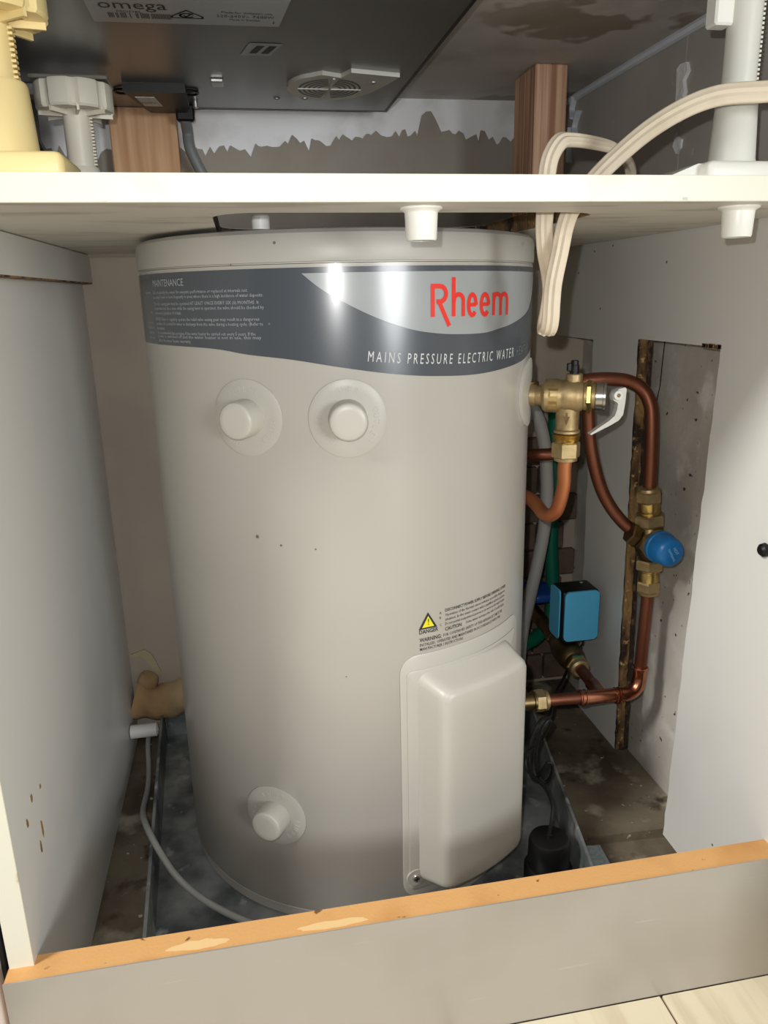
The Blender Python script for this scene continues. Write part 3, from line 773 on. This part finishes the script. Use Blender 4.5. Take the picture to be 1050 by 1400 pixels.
# mixing (tempering) valve
TV = Vector((.4535, .775, .3500))
mv = thing('mixing_valve', TV, 'brass mixing valve with a blue cap on the copper pipes', 'valve')
tilt = Vector((-.11, 0, 1)).normalized()
dn = Vector((.04, 0, -1)).normalized()
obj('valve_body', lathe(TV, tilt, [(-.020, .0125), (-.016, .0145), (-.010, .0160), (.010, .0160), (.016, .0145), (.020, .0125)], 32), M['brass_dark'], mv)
obj('valve_neck', lathe(TV, (0, -1, 0), [(.0, .0165), (.014, .0165), (.016, .0188), (.020, .0188)], 36), M['brass'], mv)
cap = obj('blue_cap', lathe(TV, (0, -1, 0), [(.0195, .0186), (.0215, .0190), (.0250, .0190), (.0262, .0178), (.0420, .0168), (.0462, .0152), (.0480, .0125), (.0484, 0)], 44), M['blue_cap'], mv, angle=40, label='blue plastic cap')
bm = bmesh.new()
def f_cap(ang, ox, oy):
    ca, sa = math.cos(ang), math.sin(ang)
    return lambda x, y: Vector((TV.x + (x + ox) * ca - (y + oy) * sa, TV.y - .0490, TV.z + (x + ox) * sa + (y + oy) * ca))
text_bm(bm, 'HOT', .0050, f_cap(D(-60), -.0060, .0030), width=.0095)
text_bm(bm, 'TEMPERING', .0036, f_cap(D(-60), -.0085, -.0030), width=.0170)
obj('cap_lettering', bm, mat('pale_blue_print', (150, 190, 225), .5), cap, smooth=False)
obj('top_union', hexnut(TV, tilt, .0195, .0335, .0178, .002, rot=.5), M['brass'], mv, smooth=False)
obj('top_sleeve', lathe(TV, tilt, [(.033, .0118), (.036, .0118), (.037, .0110), (.040, .0118), (.0485, .0118)], 28), M['brass_bright'], mv)
obj('top_nut', hexnut(TV, tilt, .0480, .0620, .0150, .002, rot=.5), M['brass'], mv, smooth=False)
obj('top_collar', lathe(TV, tilt, [(.0618, .0128), (.0650, .0120), (.0660, .0100)], 28), M['brass'], mv)
obj('bottom_union', hexnut(TV, dn, .0220, .0350, .0168, .002, rot=.5), M['brass'], mv, smooth=False)
obj('bottom_sleeve', lathe(TV, dn, [(.0345, .0116), (.0370, .0116), (.038, .0108), (.041, .0116), (.0500, .0116)], 28), M['brass_bright'], mv)
obj('bottom_nut', hexnut(TV, dn, .0495, .0630, .0146, .002, rot=.5), M['brass'], mv, smooth=False)
obj('bottom_collar', lathe(TV, dn, [(.0628, .0126), (.0660, .0120), (.0672, .0098)], 28), M['brass'], mv)
ii = Vector((-.90, .10, .42)).normalized()
obj('inlet_branch', lathe(TV, ii, [(.012, .0125), (.017, .0125), (.018, .0140)], 24), M['brass_dark'], mv)
obj('inlet_nut', hexnut(TV, ii, .0175, .0290, .0135, .0015), M['brass_dark'], mv, smooth=False)

# cold pipe: one soldered assembly of tubes, tee and elbow
c0 = Vector((.452, .775, .283))
cp_ = thing('cold_pipe', (.40, .770, .155), 'bright copper pipe with tee and elbow low on the right of the tank', 'pipe')
obj('horizontal_tube', tube([(.297, .770, .1610), (.36, .770, .1585), (.436, .771, .1545)], PR, seg=18), M['copper'], cp_)
obj('vertical_tube', tube([(.4558, .775, .2870), (.4545, .775, .23), (.4535, .775, .1800)], PR, seg=18), M['copper'], cp_)
bm = tube([(.4270, .771, .1548), (.4350, .771, .1545), (.4440, .772, .1570), (.4505, .773, .1635), (.4533, .775, .1730), (.4535, .775, .1850)], PR + .0014, seg=18, n=6)
lathe((.4535, .775, .1840), (0, 0, 1), [(0, .0092), (.001, .0100), (.003, .0100), (.004, .0090)], 18, bm=bm)
obj('elbow', bm, M['copper_bright'], cp_)
bm = tube([(.3730, .770, .1578), (.40, .770, .1565), (.4230, .771, .1550)], PR + .0014, seg=18)
for a, b in ((.3740, 1), (.3790, 1), (.4190, 1), (.4230, 1)):
    lathe((a, .770, .1578 - (a - .373) * .056), (1, 0, -.056), [(0, .0088), (.0008, .0100), (.0022, .0100), (.003, .0088)], 18, bm=bm)
tube([(.4020, .772, .1566), (.4020, .785, .1575), (.4020, .797, .1590)], PR + .0014, seg=18, bm=bm)
obj('tee', bm, M['copper_bright'], cp_, label='bright soldered tee')
obj('branch_tube', tube([(.4020, .785, .1575), (.4020, .815, .1610), (.4018, .830, .1625)], PR, seg=16), M['copper'], cp_)
bm = hexnut((.3145, .770, .1605), (1, 0, -.03), 0, .0135, .0138, .0016, rot=.25)
obj('tank_nut', bm, M['brass'], cp_, smooth=False, label='brass nut at the tank')
obj('nut_collar', lathe((.3275, .770, .1602), (1, 0, -.03), [(0, .0122), (.004, .0120), (.005, .0095)], 24), M['brass'], cp_)
obj('tank_spigot', lathe((.2960, .770, .1610), (1, 0, -.03), [(0, .0105), (.017, .0105), (.0175, .0125), (.0195, .0125)], 24), M['brass_dark'], cp_)

# motor valve on the branch
MVp = Vector((.4015, .872, .1660))
ma = thing('motor_valve', MVp, 'motorised valve with a sky blue and black square housing', 'valve')
ax = Vector((0, 1, .10)).normalized()
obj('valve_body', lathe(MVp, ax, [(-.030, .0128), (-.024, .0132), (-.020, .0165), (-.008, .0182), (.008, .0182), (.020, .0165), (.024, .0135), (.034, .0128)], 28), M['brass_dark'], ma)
obj('front_nut', hexnut(MVp, ax, -.0360, -.0290, .0152, .0014), M['brass_bright'], ma, smooth=False)
obj('front_collar', lathe(MVp, ax, [(-.0440, .0098), (-.0420, .0125), (-.0360, .0128)], 24), M['brass'], ma)
obj('rear_nut', hexnut(MVp, ax, .0330, .0450, .0150, .0014), M['brass_dark'], ma, smooth=False)
obj('rear_collar', lathe(MVp, ax, [(.045, .0125), (.052, .0122), (.053, .0095)], 24), M['brass_dark'], ma)
obj('stem', lathe(MVp, (0, 0, 1), [(.014, .0085), (.0232, .0085)], 20), M['black_plastic'], ma)
bl = (.3862, .8600, .1880); bh = (.4372, .8980, .2580)
obj('housing', box_bm(bl, bh, .0042, 3), M['black_plastic'], ma)
obj('front_plate', prism(rrect((bl[0] + bh[0]) / 2 + .0012, (bl[2] + bh[2]) / 2, (bh[0] - bl[0]) / 2 - .0018, (bh[2] - bl[2]) / 2 - .0004, .0070), 1, bl[1] - .0022, bl[1] + .001), M['blue_box'], ma, label='sky blue front plate')
obj('side_plate', prism(rrect(.8810, (bl[2] + bh[2]) / 2, .0155, (bh[2] - bl[2]) / 2 - .0010, .006), 0, bl[0] - .0016, bl[0] + .001), M['blue_box'], ma, label='sky blue side plate')
obj('indicator', lathe((.424, .888, bh[2] - .0002), (0, 0, 1), [(0, .0022), (.0010, .0020), (.0011, 0)], 12), M['flex'], ma)
obj('motor_lead', tube([(.4200, .868, .1885), (.4205, .866, .1800), (.4170, .864, .1760), (.4165, .863, .1660), (.411, .86, .155)], .0013, seg=8), M['black_rubber'], ma)
bm = tube([(.4000, .921, .1712), (.3985, .945, .1750), (.3960, .970, .1790), (.3940, .990, .1830), (.3935, 1.015, .1870)], PR + .003, seg=16)
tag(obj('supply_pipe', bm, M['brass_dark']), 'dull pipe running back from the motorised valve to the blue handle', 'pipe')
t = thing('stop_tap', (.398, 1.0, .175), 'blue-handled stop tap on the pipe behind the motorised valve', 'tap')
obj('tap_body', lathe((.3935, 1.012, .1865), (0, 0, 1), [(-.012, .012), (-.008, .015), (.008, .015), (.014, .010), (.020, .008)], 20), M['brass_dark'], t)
obj('handle', box_bm((.3900, .960, .1990), (.4270, 1.022, .2120), .005, 3), M['dark_blue'], t, label='blue plastic handle')

# grey conduit and green hose behind the tank
tag(obj('conduit', tube([(.366, .955, .515), (.372, .952, .488), (.383, .950, .463), (.392, .950, .425), (.3965, .950, .370), (.3945, .950, .318), (.386, .950, .262), (.377, .952, .210), (.370, .958, .150), (.366, .965, .02)], .0088, n=8, seg=16), M['conduit']),
    'light grey conduit hanging down behind the tank and relief valve', 'conduit')
tag(obj('green_hose', tube([(.4395, 1.035, .50), (.4400, 1.035, .42), (.4405, 1.033, .34), (.4395, 1.030, .27), (.4420, 1.024, .2), (.4400, 1.02, .155), (.425, 1.01, .135), (.405, .995, .128), (.385, .985, .126)], .0100, n=8, seg=16), M['green']),
    'dark green hose dropping behind the grey conduit', 'hose')

# ------------------------------------------------------------------ tray and things on the ground
t = thing('drip_tray', (.1, .82, .002), 'dull galvanised steel drip tray under the water heater', 'tray')
bot = [(-.1265, .600), (.3160, .600), (.3830, .985), (.383, 1.048), (-.1500, 1.048)]
h_ = .050
obj('tray_floor', prism(bot, 2, .0005, .0038), M['galv'], t, smooth=False)
names = ('front_wall', 'right_wall', 'right_wall', 'back_wall', 'left_wall')
cen = Vector((.11, .83))
for i in range(5):
    a, b = Vector(bot[i]), Vector(bot[(i + 1) % 5])
    d = (b - a).normalized(); nn = Vector((d.y, -d.x))
    if nn.dot(a - cen) < 0: nn = -nn
    lean = .004 if i in (1, 2) else .0015
    quad = [(0, .0038), (lean, h_), (lean + .0035, h_ - .0005), (lean + .0035, h_ - .009), (lean + .0020, h_ - .009), (.0016, .0005)]
    bm = bmesh.new(); rr = []
    for p in (a, b): rr.append([bm.verts.new((p.x + nn.x * q[0], p.y + nn.y * q[0], q[1])) for q in quad])
    for k in range(6): bm.faces.new((rr[0][k], rr[0][(k + 1) % 6], rr[1][(k + 1) % 6], rr[1][k]))
    bm.faces.new(rr[0]); bm.faces.new(rr[1])
    obj(names[i], bm, M['galv'], t, smooth=False)

# leak sensor / pump puck with its looped lead
SP = Vector((.2925, .657, .0040))
t = thing('float_switch', SP, 'black round float switch in the tray beside the element cover', 'switch')
obj('base', lathe(SP, (0, 0, 1), [(0, .0250), (.002, .0262), (.020, .0262), (.0225, .0250), (.0235, .0232)], 40), M['black_rubber'], t)
obj('cap', lathe(SP, (0, 0, 1), [(.0230, .0220), (.0250, .0228), (.0520, .0222), (.0560, .0205), (.0572, .0180), (.0574, 0)], 40), M['black_plastic'], t)
obj('cable_gland', lathe(SP + Vector((0, 0, .0570)), (0, 0, 1), [(0, .0042), (.004, .0036), (.0045, .0020)], 16), M['black_rubber'], t)
lead = [SP + Vector((0, 0, .060)), (.2965, .662, .078), (.3010, .672, .090), (.3000, .690, .098), (.2920, .705, .1040), (.2860, .716, .110), (.2900, .722, .1220), (.3000, .720, .1330),
        (.3060, .712, .1540), (.3100, .707, .1700), (.3040, .703, .1750), (.2960, .702, .1620), (.2925, .704, .1350), (.2960, .705, .1080), (.3040, .703, .0960), (.3100, .700, .1050), (.3110, .699, .1200), (.3060, .700, .1230),
        (.2990, .702, .1100), (.2945, .712, .0950), (.2920, .722, .1100), (.2960, .727, .1350), (.3100, .735, .1560), (.3300, .757, .1460), (.3480, .790, .1480), (.366, .820, .1400), (.384, .845, .1380), (.398, .860, .1460)]
obj('lead', tube(lead, .0021, seg=8, n=7), M['black_rubber'], t, label='tangled black lead')

tag(obj('tile_offcut', prism([(.3440, .6990), (.3735, .6960), (.3700, .6480), (.3300, .6480)], 2, -.0008, .0052), M['tile_blue'], smooth=False),
    'blue-grey tile offcut lying on the concrete right of the tray', 'tile')

# left rear: foam, waste pipe, grey flex
bm = tube([(-.192, 1.050, .070), (-.180, 1.050, .066), (-.160, 1.050, .060), (-.140, 1.050, .062), (-.120, 1.050, .068), (-.095, 1.05, .062), (-.06, 1.05, .05)], .0200, seg=24, n=8, r2=.026, flat=(0, 1, 0))
b2 = bmesh.new(); bmesh.ops.create_icosphere(b2, subdivisions=3, radius=1)
for v in b2.verts: v.co = Vector((-.170 + v.co.x * .015, 1.056 + v.co.y * .014, .094 + v.co.z * .014))
join(bm, b2)
for v in bm.verts:
    q = v.co; v.co += Vector((0, math.sin(q.x * 160 + q.z * 90), math.sin(q.x * 210 + 1.3) + .6 * math.sin(q.x * 95 + q.y * 300))) * .0020
tag(obj('foam_blob', bm, M['foam']), 'tan expanding foam bulge on the back wall behind the tray', 'foam')
bm = prism([(-.192, .132), (-.172, .138), (-.163, .130), (-.158, .118), (-.152, .100), (-.156, .092), (-.163, .104), (-.170, .118), (-.178, .128), (-.192, .127)], 1, YB - .003, YB - .0004)
tag(obj('paint_edge', bm, M['patch'], smooth=False), 'flaking olive paint edge above the foam on the back wall', 'paint')
bm = lathe((-.1925, 1.000, .0455), (1, 0, 0), [(0, .0080), (.0005, .0096), (.0365, .0096), (.0370, .0080), (.020, .0085), (.019, 0)], 24)
tag(obj('waste_pipe', bm, M['pvc']), 'short white plastic pipe end left of the tray by the foam', 'pipe')
tag(obj('flex', tube([(-.172, 1.030, .030), (-.1715, 1.000, .020), (-.1670, .960, .010), (-.1635, .915, .010), (-.1615, .870, .0200), (-.1565, .825, .0380), (-.1480, .785, .0530), (-.1380, .755, .0575), (-.1260, .733, .0500), (-.1110, .716, .0340), (-.0900, .700, .0190), (-.0650, .682, .0110), (-.0350, .660, .0085), (-.0050, .640, .0085), (.03, .617, .0085)], .0036, n=8, seg=12), M['flex']),
    'grey round flex draped over the left tray wall to the front', 'cable')

# ------------------------------------------------------------------ above the shelf: timber, cables, legs, cooktop
tag(obj('timber_post', box_bm((.3420, .8970, SH1), (.3800, .9650, CEIL - .0005), .0015, 1), M['pine'], smooth=False),
    'narrow reddish pine post standing on the shelf at the right', 'post')
tag(obj('timber_post', box_bm((-.1360, 1.0360, SH1), (-.0580, 1.0655, CEIL - .0005), .0015, 1), M['pine_tan'], smooth=False),
    'wide tan pine post behind the cooktop at the left', 'post')

def tps(a):                                   # flat three-core section with soft grooves
    c, s = math.cos(a), math.sin(a)
    wv = .0070 * (abs(c) ** .75) * (1 if c > 0 else -1)
    th = .0037 * (abs(s) ** .8) * (1 if s > 0 else -1) * (1 - .14 * math.cos(3 * math.pi * wv / .0070))
    return (wv, th)
cable = thing('power_cable', (.25, .60, SH0), 'flat cream power cable looping down through the shelf beside the tank', 'cable')
obj('cable_run', tube([(.56, .485, .7720), (.50, .495, .7655), (.425, .512, .7640), (.375, .530, .7640), (.338, .545, .7625), (.308, .565, .7480), (.283, .590, .7230), (.2660, .6010, .7000), (.2585, .6020, .6850), (.2535, .6010, .6620), (.2490, .6000, .6400), (.2478, .5995, .6240), (.2480, .6005, .6130), (.2488, .6050, .6050), (.2500, .6120, .6015)],
                      .006, seg=28, n=8, flat=(0, 0, 1), section=tps), M['tps'], cable)
obj('cable_return', tube([(.2500, .6120, .6015), (.2515, .6190, .6020), (.2540, .6250, .6075), (.2562, .6260, .6180), (.2568, .6235, .6330), (.2535, .6200, .6480), (.2480, .6160, .6640), (.2450, .6135, .6820), (.2450, .613, .6980), (.2450, .613, .7150), (.2475, .613, .7330), (.2560, .615, .7455), (.2680, .620, .7480), (.290, .628, .7475), (.312, .640, .7460), (.332, .655, .7410), (.343, .665, .7320), (.345, .668, .7130)],
                         .006, seg=28, n=8, flat=(1, 0, 0), section=tps), M['tps'], cable)

# adjustable cabinet legs standing upside down on the shelf
def leg(cx, cy, m_base, m_tube, label, z_pad, base_half, rot=0.0, pad_r=.040, sleeve_top=.748, tube_r=.0128, sl=.0165):
    t = thing('cabinet_leg', (cx, cy, SH1), label, 'leg', 'adjustable cabinet legs on the shelf')
    bm = box_bm((cx - base_half[0], cy - base_half[1], SH1), (cx + base_half[2], cy + base_half[3], SH1 + .0165), .005, 3)
    obj('base_plate', bm, m_base, t)
    obj('sleeve', lathe((cx, cy, 0), (0, 0, 1), [(SH1 + .014, sl + .0035), (SH1 + .020, sl + .002), (sleeve_top - .002, sl), (sleeve_top, sl - .001), (sleeve_top, tube_r)], 36), m_base, t)
    obj('tube', lathe((cx, cy, 0), (0, 0, 1), [(sleeve_top - .02, tube_r), (z_pad + .002, tube_r)], 30), m_tube, t)
    bm = bmesh.new()
    z = sleeve_top + .002
    while z < z_pad - .004:                    # toothed thread strip on one side
        box_bm((cx + tube_r - .002, cy - .003, z), (cx + tube_r + .0022, cy + .003, z + .0016), bm=bm); z += .0030
    obj('thread', bm, m_tube, t, smooth=False)
    # notched round foot with radial ribs underneath
    n = 64; bm = bmesh.new(); prof = [(0.004, .45), (0.0, .62), (0.0, .96), (.002, 1.0), (.022, 1.0), (.024, .97)]
    zt = z_pad + .026; rings = []
    def rad(k):
        a = (k / n * 8 + rot) % 1.0
        return .93 if abs(a - .5) < .10 else 1.0
    for dz, q in prof:
        rings.append([bm.verts.new((cx + pad_r * q * (rad(k) if q > .9 else 1) * math.cos(2 * math.pi * k / n), cy + pad_r * q * (rad(k) if q > .9 else 1) * math.sin(2 * math.pi * k / n), z_pad + dz)) for k in range(n)])
    for A, B in zip(rings, rings[1:]):
        for k in range(n): bm.faces.new((A[k], A[(k + 1) % n], B[(k + 1) % n], B[k]))
    bm.faces.new(rings[-1])
    v0 = bm.verts.new((cx, cy, z_pad + .006))
    for k in range(n): bm.faces.new((rings[0][(k + 1) % n], rings[0][k], v0))
    obj('foot', bm, m_tube, t, angle=30)
    bm = bmesh.new()
    for k in range(8):
        a = 2 * math.pi * (k + rot) / 8
        b2 = box_bm((tube_r * .8, -.0012, z_pad - .004), (pad_r * .94, .0012, z_pad + .003))
        bmesh.ops.rotate(b2, verts=b2.verts, cent=(0, 0, 0), matrix=Matrix.Rotation(a, 3, 'Z'))
        bmesh.ops.translate(b2, verts=b2.verts, vec=(cx, cy, 0)); join(bm, b2)
    obj('rib', bm, m_tube, t, smooth=False)
    return t
leg(-.1385, .560, M['leg_cream'], M['leg_cream'], 'yellowed cream cabinet leg at the far left front of the shelf', .800, (.035, .030, .040, .034), .2, .036, .765, .0128, .019)
l2 = leg(-.1440, .870, M['leg_ivory'], M['leg_ivory'], 'ivory cabinet leg with notched round foot under the cooktop', .812, (.030, .030, .030, .030), .3, .0365, .762, .0130, .0165)
obj('top_plate', box_bm((-.1810, .850, .8380), (-.1085, .892, .8415), .0010, 1), M['clear'], l2, label='clear plastic plate above the foot')
l3 = leg(.3755, .570, M['leg_white'], M['leg_white'], 'translucent white cabinet leg behind the cream cable at the right', .846, (.034, .026, .045, .040), .1, .030, .7665, .0120, .0148)
bm = prism([(.300, SH1), (.345, SH1), (.345, SH1 + .0155), (.340, SH1 + .0155)], 1, .556, .600)
obj('ramp', bm, M['leg_white'], l3, smooth=False)
obj('foot_bracket', box_bm((.3500, .566, .8150), (.3650, .580, .845), .0015, 1), M['plug'], l3)

for (x_, y_, lab) in ((.1262, .5375, 'white plastic plug under the shelf in front of the tank lid'), (.3640, .5375, 'white plastic plug under the right end of the shelf')):
    bm = lathe((x_, y_, SH0), (0, 0, -1), [(0, .0145), (.0012, .0145), (.0022, .0124), (.0034, .0113), (.0200, .0106), (.0212, .0100), (.0212, .0086), (.012, .0084), (.012, 0)], 40)
    tag(obj('plug', bm, M['plug']), lab, 'plug', 'white plugs under the shelf')

# cooktop underside
HB = .8520
hob = thing('cooktop', (-.09, .75, HB), 'dark metal underside of a cooktop hanging above the shelf at the left', 'cooktop')
obj('base_pan', prism([(-.390, .47), (.1955, .47), (.1955, 1.0275), (-.390, 1.0275)], 2, HB, CEIL - .0006), M['hob'], hob, smooth=False)
obj('edge_trim', box_bm((.1955, .47, HB - .0004), (.1985, 1.0275, CEIL - .0006)), M['hob_edge'], hob, smooth=False)
obj('edge_trim', box_bm((-.390, 1.0275, HB - .0004), (.1985, 1.0300, CEIL - .0006)), M['hob_edge'], hob, smooth=False)
st = obj('rating_sticker', prism([(-.0985, .668), (.0560, .668), (.0500, .7300), (-.0985, .7330)], 2, HB - .0004, HB), M['sticker'], hob, smooth=False, label='grey rating sticker with black print')
def f_ceil(x0, y0): return lambda x, y: Vector((x0 + x, y0 - y, HB - .0006))
bm = bmesh.new()
text_bm(bm, 'omega', .0260, f_ceil(-.0905, .7000), width=.0520)
obj('brand_lettering', bm, M['black_ink'], st, smooth=False)
bm = bmesh.new()
for k in range(44):
    x0 = -.0850 + k * .00118
    if random.random() < .72: bm.faces.new([bm.verts.new(p) for p in ((x0, .7210, HB - .0006), (x0, .7095, HB - .0006), (x0 + .0007, .7095, HB - .0006), (x0 + .0007, .7210, HB - .0006))])
text_bm(bm, 'MODEL', .0060, f_ceil(-.0780, .7085))
text_bm(bm, 'Made for domestic use', .0062, f_ceil(.0030, .7020), width=.040)
text_bm(bm, '220-240V~ 7400W', .0085, f_ceil(-.0010, .7110), width=.046, spacing=1.1)
text_bm(bm, 'Made in Europe', .0060, f_ceil(.0090, .7180), width=.025)
text_bm(bm, 'i', .0100, f_ceil(.0440, .7230))
def ring_strokes(pts, wd):
    for (a, b), (c, d) in zip(pts, pts[1:]):
        p, q = Vector((a, b)), Vector((c, d)); t_ = (q - p).normalized(); n_ = Vector((-t_.y, t_.x)) * wd / 2
        e = t_ * wd * .4
        bm.faces.new([bm.verts.new((v.x, v.y, HB - .0006)) for v in (p + n_ - e, q + n_ + e, q - n_ + e, p - n_ - e)])
ring_strokes([(-.0360, .7125), (-.0360, .7165), (-.0120, .7165), (-.0120, .7125), (-.0240, .6990), (-.0360, .7125)], .0018)   # compliance mark
ring_strokes([(-.0240 + .0055 * math.cos(k / 3), .7105 + .0045 * math.sin(k / 3)) for k in range(2, 18)], .0018)
ring_strokes([(-.0265, .7105), (-.0245, .7135), (-.0200, .7060)], .0016)
obj('sticker_print', bm, M['black_ink'], st, smooth=False)
bm = bmesh.new()
bm.faces.new([bm.verts.new((a, b, HB - .0004)) for a, b in ((.018, .812), (.046, .812), (.056, .775), (.026, .775))])
sm_ = obj('small_sticker', bm, M['sticker'], hob, smooth=False)
bm = bmesh.new()
for x0 in (.026, .037):
    bm.faces.new([bm.verts.new((a, b, HB - .0006)) for a, b in ((x0, .805), (x0 + .007, .805), (x0 + .014, .782), (x0 + .007, .782))])
obj('sticker_print', bm, M['black_ink'], sm_, smooth=False)
# fan inlet
FC = (.1130, .9100)
poly = [(FC[0] + .054 * math.cos(D(a)), FC[1] + .052 * math.sin(D(a))) for a in range(60, 271, 6)]
poly = [(FC[0] + .0455 * math.cos(D(a)), FC[1] + .052 * math.sin(D(a))) for a in range(40, 236, 7)] + [(.100, .857), (.120, .866), (.128, .846), (.180, .858), (.172, .890), (.160, .925)]
fp = obj('fan_plate', prism(poly, 2, HB - .004, HB), M['fan_plate'], hob, smooth=False)
bm = bmesh.new()
for r_ in (.014, .020, .026, .032, .038):
    n = 40; 
    for q in range(2):
        a0, a1 = (100, 260) if q else (-80, 80)
        prev = None
        for k in range(17):
            a = D(a0 + (a1 - a0) * k / 16)
            v1 = bm.verts.new((FC[0] + (r_ - .0013) * math.cos(a) * .86, FC[1] + (r_ - .0013) * math.sin(a), HB - .0043)); v2 = bm.verts.new((FC[0] + (r_ + .0013) * math.cos(a) * .86, FC[1] + (r_ + .0013) * math.sin(a), HB - .0043))
            if prev: bm.faces.new((prev[0], prev[1], v2, v1))
            prev = (v1, v2)
obj('slot', bm, M['hob_edge'], fp, smooth=False, label='dark curved air slots')
bm = box_bm((FC[0] - .034, FC[1] - .0012, HB - .0052), (FC[0] + .034, FC[1] + .0012, HB - .0042)); box_bm((FC[0] - .0012, FC[1] - .042, HB - .0052), (FC[0] + .0012, FC[1] + .042, HB - .0042), bm=bm)
obj('grille_bar', bm, M['fan_plate'], fp, smooth=False)
for x_, y_ in ((.0600, .9750), (.1560, .880), (.0900, .953)):
    obj('screw', lathe((x_, y_, HB - (.004 if x_ > .08 else 0)), (0, 0, -1), [(0, .004), (.0012, .0036), (.002, .002), (.0021, 0)], 14), M['zinc'], hob)
# terminal box
tb_ = obj('terminal_box', prism([(-.1030, .918), (-.0390, .918), (-.0390, .985), (-.0440, 1.0100), (-.0840, 1.0100), (-.0900, .985)], 2, HB - .0095, HB), M['black_plastic'], hob, smooth=False, label='black plastic terminal box')
bm = prism([(-.0930, .938), (-.0730, .938), (-.0680, .978), (-.0870, .978)], 2, HB - .0100, HB - .0094)
obj('label_plate', bm, mat('pale_sticker', (206, 204, 198), .5), tb_, smooth=False, label='pale warning sticker')
bm = bmesh.new()
text_bm(bm, '400V', .0100, lambda x, y: Vector((-.0905 + x, .965 - y, HB - .0102)), width=.018)
obj('label_print', bm, M['black_ink'], tb_, smooth=False)
for x_ in (-.106, -.036):
    obj('side_loop', tube([(x_ + .009 * math.cos(D(k)), .9500 + .0100 * math.sin(D(k)), HB - .0018) for k in range(0, 361, 30)], .0014, seg=6, n=2), M['black_plastic'], tb_)
obj('cord_clamp', box_bm((-.0560, 1.0095, HB - .018), (-.0350, 1.0200, HB), .002, 1), M['black_plastic'], tb_)
obj('clamp_screw', lathe((-.0325, 1.000, HB), (0, 0, -1), [(0, .0035), (.006, .0035), (.0065, .002), (.0066, 0)], 12), M['zinc'], hob)
obj('spring_clip', box_bm((-.0120, .895, HB - .004), (.0010, .915, HB), .001, 1), M['zinc'], hob, label='small bright clip')
obj('fixing_clip', box_bm((-.2300, .9300, HB - .012), (-.1880, .9500, HB), .001, 1), M['zinc'], hob, smooth=False, label='bright folded clip at the rear left')
obj('fixing_bracket', prism([(-.2350, HB), (-.2120, HB), (-.2120, .815), (-.2060, .800), (-.2060, .760), (-.2350, .760)], 1, 1.0050, 1.0260), M['dark_metal'], hob, smooth=False, label='dark steel bracket at the rear left')
obj('supply_cord', tube([(-.0460, 1.0150, HB - .014), (-.0455, 1.0330, HB - .026), (-.0440, 1.0305, .8080), (-.0350, 1.0320, .7860), (-.0230, 1.0380, .7650), (-.0130, 1.0480, .7560), (-.004, 1.0650, .7540)], .0066, n=8, seg=14), M['flex_dark'], hob, label='thick grey supply cord')

# wisps of torn sealant in the far right corner above the shelf
for k, (z0, z1, dx) in enumerate(((.872, .846, .0), (.852, .822, .005), (.838, .795, -.003))):
    bm = tube([(.443, YB - .050 - dx * 3, z0), (.4455, YB - .040 - dx * 2, (z0 + z1) / 2), (.441, YB - .052 - dx * 2, z1)], .0048, seg=7, r2=.0016, flat=(1, 0, 0))
    tag(obj('sealant_strip', bm, M['silicone'], smooth=False), ('topmost', 'middle', 'lowest')[k] + ' strip of torn grey sealant hanging near the corner right of the narrow post', 'sealant', 'torn sealant strips')
